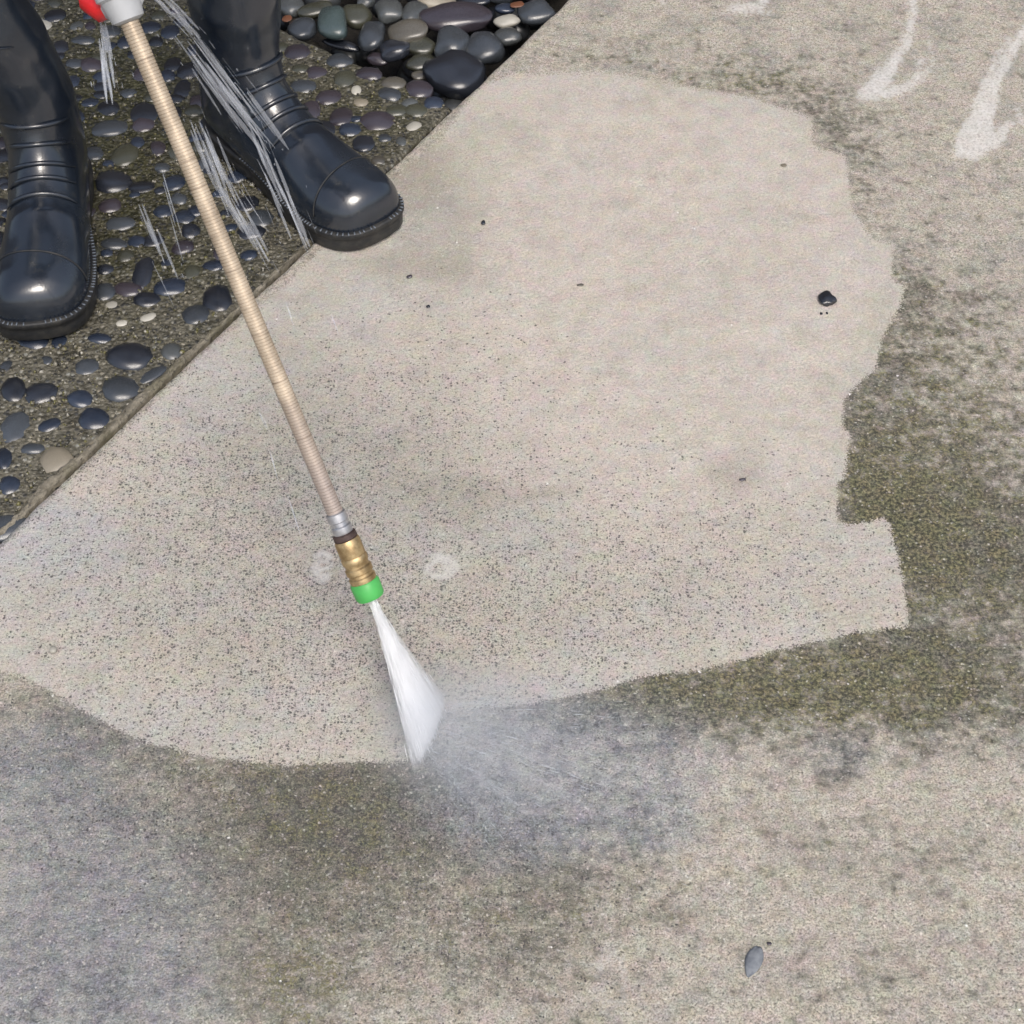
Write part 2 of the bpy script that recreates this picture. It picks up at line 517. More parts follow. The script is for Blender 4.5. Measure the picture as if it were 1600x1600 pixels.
# chalky runs and splash rings
ck = m.math('ADD', m.attr('chalk'), m.math('MULTIPLY', m.math('SUBTRACT', n_fine, .5), 16))
ck = m.math('ADD', ck, m.math('MULTIPLY', m.math('SUBTRACT', n_blot, .5), 26))
ck = m.math('MULTIPLY', m.step(ck, -3, 8), m.math('MULTIPLY', m.lin(n_mid, .35, .65, .5, .95), m.lin(n_clump, .35, .6, .55, 1.0)))
col = m.mix(ck, col, (.66, .645, .62))
rg = m.step(m.math('ADD', m.attr('ring'), m.math('MULTIPLY', m.math('SUBTRACT', n_fine, .5), .9)), .25, 1.0)
col = m.mix(m.math('MULTIPLY', rg, .7), col, (.60, .585, .56))
hgt = m.math('ADD', m.math('MULTIPLY', n_clump, .8), m.math('MULTIPLY', n_grain, .5))
wet_f = m.step(m.math('ADD', a_wet_sky, m.math('MULTIPLY', m.math('SUBTRACT', n_mid, .5), .6)), .2, .8)
rough = m.math('SUBTRACT', .78, m.math('MULTIPLY', wet_f, .36))
m.set(Base_Color=col, Roughness=rough, Normal=m.bump(hgt, .6, .0022))
CONCRETE = m.m
slab = tag(link('concrete_slab', slab_me, CONCRETE), 'pale concrete slab with a washed clean patch and green black grime around it', kind='structure')

# ------------------------------------------------------------------ bare soil far below everything
m = Mat('dark_wet_soil')
n1 = m.noise(40, 6, .7)
m.set(Base_Color=m.mix(m.step(n1, .35, .65), (.014, .012, .010), (.040, .034, .026)), Roughness=.75, Normal=m.bump(n1, .8, .02))
sg = pydata('soil', [(-60, -60, -.112), (60, -60, -.112), (60, 60, -.112), (-60, 60, -.112)], [(0, 1, 2, 3)])
tag(link('soil_ground', sg, m.m), 'dark wet soil under the paving and stones', kind='structure')

# ------------------------------------------------------------------ exposed aggregate paving
s_ax = np.concatenate([[0, 0, .0015, .004, .008], axis(.012, 6, .012, 1.0, .005, .14)])      # back along the joint
t_ax = np.concatenate([[0, 0, .0015, .004], axis(.008, 6, .008, .62, .005, .14)])             # along the bed edge
SS, TT = np.meshgrid(s_ax, t_ax, indexing='ij')
GAP = .0045
K1 = K0 - EN * GAP
P = np.array(K1)[None, None, :] - SS[..., None] * np.array(ED) + TT[..., None] * np.array(MD)
e1 = fnoise(np.stack([t_ax, t_ax * 0], 1), 14, 21) * .004 + fnoise(np.stack([t_ax, t_ax * 0], 1), 60, 22) * .0016
P += (e1[None, :] * np.exp(-SS / .02))[..., None] * np.array(ED)
e2 = fnoise(np.stack([s_ax, s_ax * 0], 1), 18, 23) * .0012 + fnoise(np.stack([s_ax, s_ax * 0], 1), 80, 24) * .0008
P += (np.minimum(e2, .002)[:, None] * np.exp(-TT / .015))[..., None] * np.array(EN)
zs = -np.select([SS < .0005, SS < .002, SS < .005, SS < .009], [.012, .007, .0034, .0012], 0.0)
zt = -np.select([TT < .0005, TT < .002, TT < .005], [.005, .0024, .0008], 0.0)
P[..., 2] = -.004 + zs + zt
flat = P.reshape(-1, 3)
inner = (SS.ravel() > .003) & (TT.ravel() > .002)
flat[:, 2] += np.where(inner, .0010 * fnoise(flat, 14, 25) + .0009 * fnoise(flat, 45, 26) + .0006 * fnoise(flat, 95, 27), 0)
low = (SS == 0) | (TT == 0)
drop = np.zeros(SS.shape, bool)
drop[0, :] = True
drop[:, 0] = True
flat[drop.ravel(), 2] = -.11
pav_me = fast_mesh('aggregate_paving', flat, grid_faces(len(s_ax), len(t_ax)))
pav_me.flip_normals()
px, py = pix(flat)
add_attr(pav_me, 'moss', np.clip(blobs(px, py, .25, [(180, 200, 170, 220, .75), (560, 170, 160, 90, .45), (280, 420, 120, 60, .25), (90, 640, 140, 110, -.2)]), 0, 1.2))


def paving_material(name, use_attr=True):
    m = Mat(name)
    mo = m.attr('moss') if use_attr else 0.3
    n1, n2, n3 = m.noise(30, 6, .7), m.noise(130, 5, .65), m.noise(480, 3, .6)
    sand = m.mix(m.step(n2, .3, .7), (.062, .058, .042), (.170, .156, .118))
    mf = m.step(m.math('ADD', mo, m.math('MULTIPLY', m.math('SUBTRACT', n1, .5), 1.3)), .2, .95)
    olive = m.mix(m.step(n2, .35, .7), (.016, .017, .007), (.070, .067, .025))
    c = m.mix(m.math('MULTIPLY', mf, .92), sand, olive)
    c = m.mix(m.math('MULTIPLY', m.step(m.noise(24, 5, .7), .5, .68), .65), c, (.040, .035, .024))
    v = m.vor(210)
    s_ = m.node('ShaderNodeSeparateColor')
    m.put(s_.inputs[0], v.outputs['Color'])
    inner = m.step(v.outputs['Distance'], .55, .30)
    pale = m.math('MULTIPLY', m.step(s_.outputs[0], .80, .84), inner)
    c = m.mix(m.math('MULTIPLY', pale, m.lin(mf, 0, 1, .6, .15)), c, m.mix(s_.outputs[1], (.42, .37, .27), (.36, .37, .34)))
    dark = m.math('MULTIPLY', m.step(s_.outputs[2], .78, .82), inner)
    c = m.mix(m.math('MULTIPLY', dark, .8), c, (.025, .026, .028))
    h = m.math('ADD', m.math('MULTIPLY', n2, .7), m.math('MULTIPLY', n3, .3))
    h = m.math('SUBTRACT', h, m.math('MULTIPLY', v.outputs['Distance'], .5))
    m.b.inputs['Specular IOR Level'].default_value = .5
    m.set(Base_Color=c, Roughness=m.lin(n2, .3, .7, .2, .6), Normal=m.bump(h, .9, .0045))
    return m.m


PAVE = paving_material('exposed_aggregate')
paving = tag(link('aggregate_paving', pav_me, PAVE), 'mossy exposed aggregate paving with dark pebbles set in it', kind='structure')

# ------------------------------------------------------------------ mortar strip along the joint
m = Mat('old_mortar')
n1, n2, n3 = m.noise(70, 7, .7), m.noise(260, 4, .6), m.noise(22, 4, .6)
c = m.mix(m.step(n1, .3, .7), (.130, .115, .082), (.290, .260, .205))
c = m.mix(m.math('MULTIPLY', m.step(n3, .48, .66), .5), c, (.105, .100, .050))
c = m.mix(m.math('MULTIPLY', m.step(n2, .60, .66), .7), c, (.05, .046, .04))
m.set(Base_Color=c, Roughness=.75, Normal=m.bump(m.math('ADD', n1, m.math('MULTIPLY', n2, .5)), .9, .004))
MORTAR = m.m
u0, u1 = -1.6, (K0 - LA).dot(ED) - .26
uu = np.arange(u0, u1, .0025)
wline = .0100 + .0045 * fnoise(np.stack([uu, uu * 0], 1), 12, 31) + .0022 * fnoise(np.stack([uu, uu * 0], 1), 55, 32)
wline *= np.clip((u1 - uu) / .25, .25, 1)
gap = .0030 + .0035 * np.abs(fnoise(np.stack([uu, uu * 0], 1), 25, 33))
V = []
prof = [(0, -.05), (0, -.0035), (.06, -.0008), (.15, 0), (.25, .0004), (.35, .0006), (.45, .0004), (.55, 0), (.65, -.0004), (.75, -.0010), (.85, -.0018), (.94, -.0030), (1, -.005), (1, -.05)]
for i, u in enumerate(uu):
    for a, z in prof:
        v = -gap[i] - a * wline[i]
        p = LA + ED * u + EN * v
        jit = (.0020 * mnoise.noise((p.x * 60, p.y * 60, a * 2)) + .0014 * mnoise.noise((p.x * 190, p.y * 190, 3 + a * 5))) if -.04 < z else 0
        crack = max(0, 1 - abs(mnoise.noise((u * 34, a * 1.7, 5.5))) * 9) * .0028 if -.04 < z else 0
        p = p + EN * (.0016 * mnoise.noise((u * 150, a * 6, 9)))
        V.append((p.x, p.y, z + jit - crack))
mor_me = fast_mesh('mortar_joint', np.array(V), grid_faces(len(uu), len(prof)))
mor_me.flip_normals()
tag(link('mortar_joint', mor_me, MORTAR), 'crumbling mortar strip along the slab edge', kind='structure')


# ------------------------------------------------------------------ unseen timber wall added behind the person to darken wet reflections
m = Mat('added_dark_boards')
n1 = m.noise(6, 5, .6, vec=m.scl((1, 1, 12)))
m.set(Base_Color=m.mix(m.step(n1, .3, .7), (.030, .024, .019), (.062, .050, .040)), Roughness=.7, Normal=m.bump(n1, .4, .004))
wall = bpy.data.objects.new('unseen_wall', None)
COL.objects.link(wall)
wall.location = (-1.2, 4.1, -.1)
tag(wall, 'unseen dark timber clad wall added behind the paving to darken reflections', 'wall')
bmw = bmesh.new()
bmesh.ops.create_cube(bmw, size=1)
for v in bmw.verts:
    v.co = Vector((v.co.x * 7.0, v.co.y * .03 + (.012 if v.co.z < 0 else 0), v.co.z * .19))
board_me = bpy.data.meshes.new('board')
bmw.to_mesh(board_me)
bmw.free()
board_me.materials.append(m.m)
for i in range(17):
    link('board', board_me, parent=wall, smooth=False, loc=(0, -.02, .1 + i * .18))
bk = pydata('core', [(-3.5, 0, 0), (3.5, 0, 0), (3.5, .15, 0), (-3.5, .15, 0), (-3.5, 0, 3.1), (3.5, 0, 3.1), (3.5, .15, 3.1), (-3.5, .15, 3.1)],
            [(0, 1, 5, 4), (2, 3, 7, 6), (1, 2, 6, 5), (3, 0, 4, 7), (4, 5, 6, 7)])
link('wall_core', bk, m.m, wall, smooth=False)


# ------------------------------------------------------------------ pebbles
def stone_material(name, c0, c1, rough=.18, band=False, coat=.0):
    m = Mat(name)
    oi = m.node('ShaderNodeObjectInfo')
    n1 = m.noise(38, 5, .65)
    n2 = m.noise(190, 3, .6)
    c = m.mix(m.step(n1, .3, .7), c0, c1)
    c = m.mix(m.math('MULTIPLY', m.step(n2, .58, .70), .4), c, tuple(min(1, x * 2.2 + .01) for x in c1))
    sc_ = m.lin(oi.outputs['Random'], 0, 1, .75, 1.3)
    cc = m.node('ShaderNodeCombineColor')
    for i_ in range(3):
        m.put(cc.inputs[i_], sc_)
    c = m.mix(1.0, c, cc.outputs[0], 'MULTIPLY')
    m.b.inputs['Specular IOR Level'].default_value = 1.0
    m.set(Base_Color=c, Roughness=m.lin(n1, .3, .7, rough, rough + .16), Normal=m.bump(n2, .14, .0012))
    return m.m


ST = {
    'black': stone_material('wet_black_stone', (.010, .012, .017), (.024, .027, .036), .07),
    'blue': stone_material('wet_blue_black_stone', (.012, .017, .030), (.030, .040, .062), .07),
    'slate': stone_material('slate_grey_stone', (.030, .035, .042), (.060, .068, .078), .14),
    'teal': stone_material('green_grey_stone', (.036, .054, .056), (.070, .096, .094), .16),
    'grey': stone_material('mid_grey_stone', (.044, .050, .052), (.086, .091, .090), .20),
    'brown': stone_material('brown_grey_stone', (.058, .053, .043), (.105, .096, .078), .20),
    'olive': stone_material('olive_stone', (.032, .034, .024), (.066, .066, .046), .16),
    'tan': stone_material('tan_stone', (.170, .148, .108), (.270, .235, .175), .38),
    'pale': stone_material('pale_stone', (.36, .34, .28), (.50, .48, .42), .42),
    'rust': stone_material('rust_stone', (.150, .052, .022), (.240, .095, .042), .40),
    'plum': stone_material('plum_stone', (.030, .026, .034), (.058, .048, .058), .10),
}


def stone_mesh(name, seed, sub=2, rough=.16, pointy=0.0):
    bm = bmesh.new()
    bmesh.ops.create_icosphere(bm, subdivisions=sub, radius=1)
    o = Vector((seed * 3.17, seed * 1.3, seed * 7.7))
    for v in bm.verts:
        p = v.co.copy()
        d = 1 + rough * mnoise.noise(p * .9 + o) * 1.6 + rough * .5 * mnoise.noise(p * 1.9 + o)
        q = p * d
        q.x += pointy * .35 * (p.y * p.y - .4) * p.x
        # rounded box tendency, as worn beach stones have
        v.co = Vector((math.copysign(abs(q.x) ** .93, q.x), math.copysign(abs(q.y) ** .95, q.y), math.copysign(abs(q.z) ** .9, q.z)))
    me = bpy.data.meshes.new(name)
    bm.to_mesh(me)
    bm.free()
    return me


PEB = [stone_mesh('pebble_shape', i + 1, 2, .20) for i in range(14)]
peb_cache = {}


def pebble(px_, py_, w, h, colr, rot=0.0, up=.55, zoff=0.0, parent=paving, shape=None):
    p = G(px_, py_, -.004)
    s = scale_at(p)
    a, b = w / 2 / s, h / 2 / s / math.sin(math.atan2(CAMH, math.hypot(p.x, p.y)))
    a, b = a * 1.13, b * 1.13
    k = (random.randrange(len(PEB)) if shape is None else shape, colr)
    if k not in peb_cache:
        me = PEB[k[0]].copy()
        me.materials.clear()
        me.materials.append(ST[colr])
        peb_cache[k] = me
    o = link('pebble', peb_cache[k], parent=parent)
    th = min(a, b) * up
    o.location = (p.x, p.y, -.004 - th * .48 + zoff)
    o.scale = (a, b, th)
    o.rotation_euler = (random.uniform(-.12, .12), random.uniform(-.12, .12), rot)
    placed.append((p.x, p.y, max(a, b)))
    return o


placed = []
EMB = [  # x, y, width, height in the photograph, colour, turn
    (52, 531, 50, 30, 'blue', 0), (94, 531, 22, 22, 'blue', 0), (157, 528, 38, 17, 'blue', .1), (200, 555, 72, 42, 'black', -.1),
    (135, 572, 36, 28, 'slate', -.3), (73, 563, 17, 14, 'slate', 0), (20, 608, 38, 36, 'black', .2), (66, 612, 48, 32, 'black', .35),
    (125, 622, 42, 27, 'blue', -.1), (149, 653, 52, 33, 'blue', -.3), (191, 608, 58, 40, 'slate', .1), (239, 585, 50, 15, 'slate', .75),
    (267, 549, 32, 26, 'grey', .2), (22, 666, 44, 48, 'slate', 0), (77, 664, 36, 20, 'blue', .55), (52, 700, 36, 18, 'slate', .3),
    (6, 714, 28, 34, 'blue', 0), (87, 719, 54, 38, 'tan', .05), (17, 757, 36, 28, 'blue', 0), (8, 822, 66, 34, 'slate', .4),
    (304, 490, 42, 33, 'slate', 0), (338, 465, 46, 42, 'black', .3), (231, 468, 42, 24, 'black', -.1), (222, 425, 33, 46, 'black', 0),
    (267, 448, 52, 28, 'blue', .1), (3, 476, 14, 26, 'blue', 0), (10, 572, 20, 18, 'slate', 0), (332, 415, 34, 18, 'blue', 0),
    (300, 425, 26, 20, 'olive', 0), (345, 395, 30, 22, 'plum', 0), (175, 478, 20, 14, 'pale', .4), (190, 505, 18, 11, 'pale', .2), (232, 495, 26, 13, 'pale', .6),
    (85, 25, 36, 17, 'black', 0), (90, 75, 34, 22, 'black', 0), (120, 100, 32, 15, 'slate', -.1), (112, 128, 26, 20, 'blue', 0),
    (100, 150, 24, 22, 'black', 0), (117, 185, 30, 20, 'blue', 0), (172, 200, 56, 24, 'slate', .1), (228, 176, 42, 34, 'black', 0),
    (215, 222, 24, 19, 'blue', 0), (145, 240, 38, 22, 'slate', -.2), (195, 243, 42, 30, 'olive', 0), (178, 285, 54, 34, 'black', 0),
    (222, 293, 42, 20, 'black', .2), (172, 322, 36, 22, 'plum', 0), (188, 350, 46, 22, 'slate', 0), (132, 297, 18, 30, 'grey', 0),
    (265, 50, 30, 21, 'blue', 0), (270, 100, 26, 26, 'black', 0), (285, 140, 26, 26, 'black', 0), (255, 262, 26, 16, 'slate', 0),
    (68, 40, 24, 17, 'pale', 0), (130, 62, 38, 14, 'slate', .1), (160, 120, 30, 18, 'blue', 0), (200, 145, 26, 14, 'slate', 0), (140, 160, 26, 14, 'blue', -.3),
    (248, 230, 26, 22, 'plum', .2), (180, 380, 42, 18, 'slate', 0), (255, 330, 30, 20, 'blue', .1), (240, 375, 34, 18, 'black', .2), (195, 400, 28, 18, 'olive', 0),
    (300, 360, 34, 22, 'black', 0), (280, 310, 26, 18, 'slate', 0), (150, 90, 26, 14, 'olive', 0), (175, 50, 30, 18, 'slate', .1), (120, 40, 22, 14, 'grey', 0),
    (465, 82, 38, 24, 'plum', 0), (531, 94, 40, 20, 'slate', .1), (496, 113, 32, 19, 'plum', 0), (539, 123, 36, 26, 'olive', 0),
    (474, 135, 40, 22, 'slate', 0), (577, 115, 40, 21, 'plum', .1), (614, 129, 38, 19, 'brown', 0), (609, 146, 38, 23, 'slate', 0),
    (656, 139, 38, 26, 'plum', .2), (676, 161, 32, 19, 'blue', 0), (515, 153, 42, 24, 'plum', -.1), (483, 173, 34, 28, 'plum', .2),
    (533, 182, 36, 26, 'plum', 0), (590, 188, 56, 31, 'plum', -.15), (548, 203, 34, 21, 'blue', 0), (503, 203, 38, 28, 'black', .3),
    (568, 223, 36, 28, 'black', .2), (512, 228, 28, 18, 'olive', 0), (647, 197, 26, 12, 'pale', .6), (627, 220, 16, 16, 'grey', 0), (565, 159, 22, 13, 'tan', .3),
    (556, 140, 16, 14, 'pale', 0), (620, 172, 36, 17, 'olive', .1), (545, 245, 24, 14, 'olive', .2), (590, 250, 22, 14, 'brown', .2), (470, 108, 26, 14, 'olive', 0),
    (640, 245, 15, 9, 'grey', .7), (460, 205, 30, 24, 'black', 0), (470, 235, 34, 20, 'slate', 0), (640, 160, 26, 14, 'grey', .2), (600, 215, 24, 13, 'slate', 0),
]
for e in EMB:
    pebble(*e[:5], rot=e[5])
# the rest of the paving in and just round the frame, set at random between those
tries = 0
while len(placed) < 298 and tries < 26000:
    tries += 1
    x, y = random.uniform(-60, 690), random.uniform(-40, 480)
    if tries > 20000:
        x, y = random.uniform(-160, 300), random.uniform(-120, 830)
    p = G(x, y)
    q = np.array([[p.x, p.y, 0]])
    d = Vector((p.x, p.y, 0)) - K1
    # inside the paving, clear of both edges
    vv = -(d.dot(EN))
    den = MD.x * EN.x + MD.y * EN.y
    t = d.dot(EN) / den
    s_ = -(d - MD * t).dot(ED)
    if t < .022 + (.018 if x < 450 else 0) or s_ < .016:
        continue
    r = random.choice([.007, .009, .010, .012, .013, .015])
    if any((p.x - a) ** 2 + (p.y - b) ** 2 < (r * .72 + c * .72 + .001) ** 2 for a, b, c in placed):
        continue
    sc_ = scale_at(p)
    cl = random.choice(['black', 'blue', 'slate', 'black', 'plum', 'blue', 'black', 'blue', 'olive'])
    pebble(x, y, 2 * r * sc_, 2 * r * sc_ * random.uniform(.5, .75), cl, rot=random.uniform(-.7, .7))

# coarse sand laid open between the pebbles
gv, gf = [], []
ico = bmesh.new()
bmesh.ops.create_icosphere(ico, subdivisions=1, radius=1)
iv = np.array([v.co[:] for v in ico.verts])
iff = np.array([[v.index for v in f.verts] for f in ico.faces])
ico.free()
N = 5200
xs, ys = rng.uniform(-150, 700, N * 3), rng.uniform(-110, 850, N * 3)
cnt = 0
for x, y in zip(xs, ys):
    if cnt >= N:
        break
    p = G(x, y)
    d = Vector((p.x, p.y, 0)) - K1
    t = d.dot(EN) / (MD.dot(EN))
    s_ = -(d - MD * t).dot(ED)
    if t < .006 or s_ < .010 or any((p.x - a) ** 2 + (p.y - b) ** 2 < (c * .8) ** 2 for a, b, c in placed):
        continue
    r = rng.choice([.0009, .0012, .0016, .0022, .003], p=[.35, .3, .2, .1, .05])
    q = iv * r * rng.uniform(.7, 1.25, 3) + (rng.normal(size=iv.shape) * r * .12)
    gf.append(iff + cnt * len(iv))
    gv.append(q + np.array([p.x, p.y, -.0040 + r * .35]))
    cnt += 1
gm = fast_mesh('grit', np.concatenate(gv), np.concatenate(gf))
m = Mat('loose_sand_grains')
v = m.vor(260, dim='3D')
s_ = m.node('ShaderNodeSeparateColor')
m.put(s_.inputs[0], v.outputs['Color'])
c = m.mix(m.step(s_.outputs[0], .45, .55), (.040, .038, .030), (.135, .122, .085))
c = m.mix(m.step(s_.outputs[1], .88, .92), c, (.36, .34, .29))
c = m.mix(m.step(s_.outputs[2], .80, .84), c, (.13, .12, .045))
m.set(Base_Color=c, Roughness=.35)
tag(link('grit', gm, m.m, paving), kind='stuff')

# ------------------------------------------------------------------ pebble bed with loose river stones
BED = [  # x, y, w, h, colour, turn, lift, label
    (712, 27, 108, 44, 'plum', .12, .012, 'long dark oval river stone, largest in the bed'),
    (709, 118, 92, 66, 'black', .05, .006, 'big black river stone wedged in the corner between slab and paving'),
    (706, 69, 56, 48, 'slate', -.2, .010, 'slate grey stone just above the big black corner stone'),
    (757, 76, 60, 50, 'slate', .3, .006, 'dark slate stone touching the slab edge beside the corner stone'),
    (796, 57, 42, 30, 'grey', .3, .012, 'pale grey brown wedge shaped stone resting on the slab edge'),
    (521, 36, 48, 56, 'teal', .1, .012, 'greenish egg shaped river stone at the paving edge'),
    (474, 46, 44, 36, 'slate', -.3, .010, 'shiny grey pointed stone close to the boot shaft'),
    (580, 56, 42, 48, 'slate', -.1, .008, 'blue grey upright stone right of the greenish stone'),
    (609, 17, 44, 38, 'grey', .2, .014, 'round grey stone above the blue grey upright one'),
    (647, 22, 34, 38, 'grey', -.4, .012, 'small light grey stone left of the long dark stone'),
    (637, 50, 62, 36, 'brown', -.15, .010, 'brown grey flat stone in the middle of the bed'),
    (653, 72, 54, 28, 'olive', -.3, .002, 'dark olive stone under the brown grey flat stone'),
    (616, 78, 52, 30, 'black', .1, .002, 'black flat stone in shade by the paving edge'),
    (661, 99, 50, 28, 'olive', .35, -.004, 'olive brown stone low beside the big black stone'),
    (794, 33, 42, 22, 'pale', .25, .010, 'small whitish stone lying near the slab edge'),
    (838, 20, 58, 40, 'slate', .5, .008, 'dark blue grey stone tucked along the slab at the top'),
    (790, 14, 32, 18, 'blue', .1, .008, 'small blue black stone beside the rusty chip'),
    (682, 2, 62, 26, 'tan', .15, .012, 'tan flat stone at the top edge of the picture'),
    (740, 1, 56, 24, 'black', -.1, .008, 'black stone at the top edge right of the tan one'),
    (492, 16, 52, 22, 'olive', .3, .006, 'dark green grey flat stone above the shiny pointed stone'),
    (455, 10, 38, 34, 'grey', .2, .004, 'grey stone half hidden by the boot shaft'),
    (556, 25, 46, 34, 'olive', -.5, .004, 'dark mossy stone right of the greenish stone top'),
    (571, 2, 30, 22, 'grey', 0, .008, 'small grey stone at the top edge above the mossy one'),
    (533, 70, 58, 15, 'black', -.35, -.004, 'thin black stone sliver along the paving edge'),
    (658, 119, 28, 18, 'brown', .2, -.008, 'small brown chip between the paving edge and the black stone'),
    (809, 7, 24, 14, 'rust', .4, .014, 'rusty red chip near the slab edge'),
    (449, 29, 16, 13, 'rust', 0, .012, 'small orange chip beside the boot shaft'),
    (590, 92, 36, 18, 'plum', -.3, -.006, 'dark sliver stone against the paving edge'),
    (835, -14, 44, 28, 'plum', .3, .008, 'dark stone mostly cut off by the top edge near the slab'),
    (780, -8, 40, 26, 'slate', .2, .006, 'grey stone mostly cut off by the top edge'),
]
BIG = [stone_mesh('stone_shape', 40 + i, 3, .17, pointy=(i % 3) * .4) for i in range(10)]
bed_xy = []
for i, (x, y, w, h, cl, rot, lift, lab) in enumerate(BED):
    zc = -.030 + lift
    p = G(x, y, zc)
    s = scale_at(p)
    a = w / 2 / s
    dep = math.atan2(CAMH, math.hypot(p.x, p.y))
    th = min(a, h / 2 / s) * .80
    # what the camera sees of an ellipsoid's height mixes its depth and its thickness
    hb = h / 2 / s
    b = math.sqrt(max((hb * hb - (th * math.cos(dep)) ** 2), (hb * .55) ** 2)) / math.sin(dep)
    b = max(b, .6 * hb)
    me = BIG[i % len(BIG)].copy()
    me.materials.append(ST[cl])
    o = link('river_stone', me, loc=p)
    o.scale = (a * 1.04, b * 1.04, th * (.45 if cl == 'rust' else 1))
    o.rotation_euler = (random.uniform(-.18, .18), random.uniform(-.18, .18), rot)
    bed_xy.append((p.x, p.y))
    tag(o, lab, 'stone', 'loose river stones in the bed')

# smaller stones that fill the bed below and beyond those
gv, gf, cnt = [], [], 0
s2 = BIG[0]
bm = bmesh.new()
bmesh.ops.create_icosphere(bm, subdivisions=2, radius=1)
iv2 = np.array([v.co[:] for v in bm.verts])
if2 = np.array([[v.index for v in f.verts] for f in bm.faces])
bm.free()
for layer, (n, z0) in enumerate([(900, -.080), (1100, -.052)]):
    for k in range(n):
        uq, sq = rng.uniform(.0, 1.7), rng.uniform(.02, 1.5)
        p = K0 + ED * (uq * 1.0 - .02) + MD * sq + EN * 0
        d = p - K0
        if -(d.dot(EN)) < .03:
            continue
        r = rng.uniform(.013, .026)
        if uq < .012 + r:
            continue
        ang = rng.uniform(0, 3.14)
        sx, sy, sz = r * rng.uniform(.9, 1.5), r * rng.uniform(.75, 1.0), r * rng.uniform(.55, .8)
        q = iv2 * np.array([sx, sy, sz]) * (1 + .10 * np.sin(iv2[:, [1, 2, 0]] * rng.uniform(1, 3) + rng.uniform(0, 6)))
        ca, sa = math.cos(ang), math.sin(ang)
        q = np.stack([q[:, 0] * ca - q[:, 1] * sa, q[:, 0] * sa + q[:, 1] * ca, q[:, 2]], 1)
        gv.append(q + np.array([p.x, p.y, z0 + rng.uniform(-.006, .008)]))
        gf.append(if2 + cnt * len(iv2))
        cnt += 1
bm_ = fast_mesh('gravel', np.concatenate(gv), np.concatenate(gf))
m = Mat('dark_gravel')
gi = m.node('ShaderNodeNewGeometry')
rn = gi.outputs['Random Per Island']
c = m.mix(m.step(rn, .3, .7), (.014, .016, .020), (.050, .054, .056))
c = m.mix(m.step(rn, .80, .86), c, (.090, .080, .058))
c = m.mix(m.math('MULTIPLY', m.step(m.noise(60, 4), .4, .7), .4), c, (.02, .02, .02))
m.set(Base_Color=c, Roughness=.32)
tag(link('gravel', bm_, m.m), 'bed of dark river gravel beneath and beyond the loose stones', kind='stuff')

# ------------------------------------------------------------------ person in rubber boots
m = Mat('black_rubber')
n1, n2 = m.noise(14, 5, .6), m.noise(300, 4, .6)
c = m.mix(m.step(n1, .35, .7), (.0095, .0135, .0215), (.017, .0235, .034))
c = m.mix(m.math('MULTIPLY', m.step(m.noise(55, 6, .7), .56, .72), .45), c, (.060, .058, .052))
m.set(Base_Color=c, Roughness=m.lin(m.noise(20, 5, .65), .3, .7, .12, .30), Normal=m.bump(m.math('ADD', n2, m.math('MULTIPLY', m.noise(70, 4), .8)), .12, .001))
m.b.inputs['Specular IOR Level'].default_value = 1.0
RUBBER = m.m
m = Mat('boot_sole_rubber')
m.set(Base_Color=m.mix(m.step(m.noise(60, 5, .7), .4, .7), (.014, .015, .017), (.040, .038, .034)), Roughness=.55, Normal=m.bump(m.noise(200, 4), .3, .001))
SOLE = m.m
m = Mat('welt_stitching')
m.set(Base_Color=(.13, .15, .18), Roughness=.4)
STITCH = m.m
m = Mat('navy_work_trousers')
m.set(Base_Color=m.mix(m.noise(40, 5), (.012, .014, .020), (.028, .031, .040)), Roughness=.9, Normal=m.bump(m.noise(700, 3), .3, .001))
CLOTH = m.m

FOOT_X = [.145, .165, .19, .215, .24, .262, .280, .292, .299, .302]
FOOT_T = [.122, .104, .0905, .0810, .0765, .0735, .0690, .0620, .0510, .0380]
FOOT_W = [.041, .0435, .0475, .0510, .0530, .0520, .0470, .0385, .0270, .0110]
Z0 = .024


def interp(x, xs, ys):
    return float(np.interp(x, xs, ys))


def smooth_interp(x, xs, ys):
    # Catmull-Rom through the table
    i = int(np.clip(np.searchsorted(xs, x) - 1, 0, len(xs) - 2))
    x0, x1 = xs[i], xs[i + 1]
    t = (x - x0) / (x1 - x0)
    y = [ys[max(i - 1, 0)], ys[i], ys[i + 1], ys[min(i + 2, len(ys) - 1)]]
    return .5 * (2 * y[1] + (y[2] - y[0]) * t + (2 * y[0] - 5 * y[1] + 4 * y[2] - y[3]) * t * t + (3 * y[1] - y[0] - 3 * y[2] + y[3]) * t ** 3)


def center_off(x, side):
    return side * .016 * max(0, (x - .10) / .2) ** 2


PVX, PVZ = .190, .172


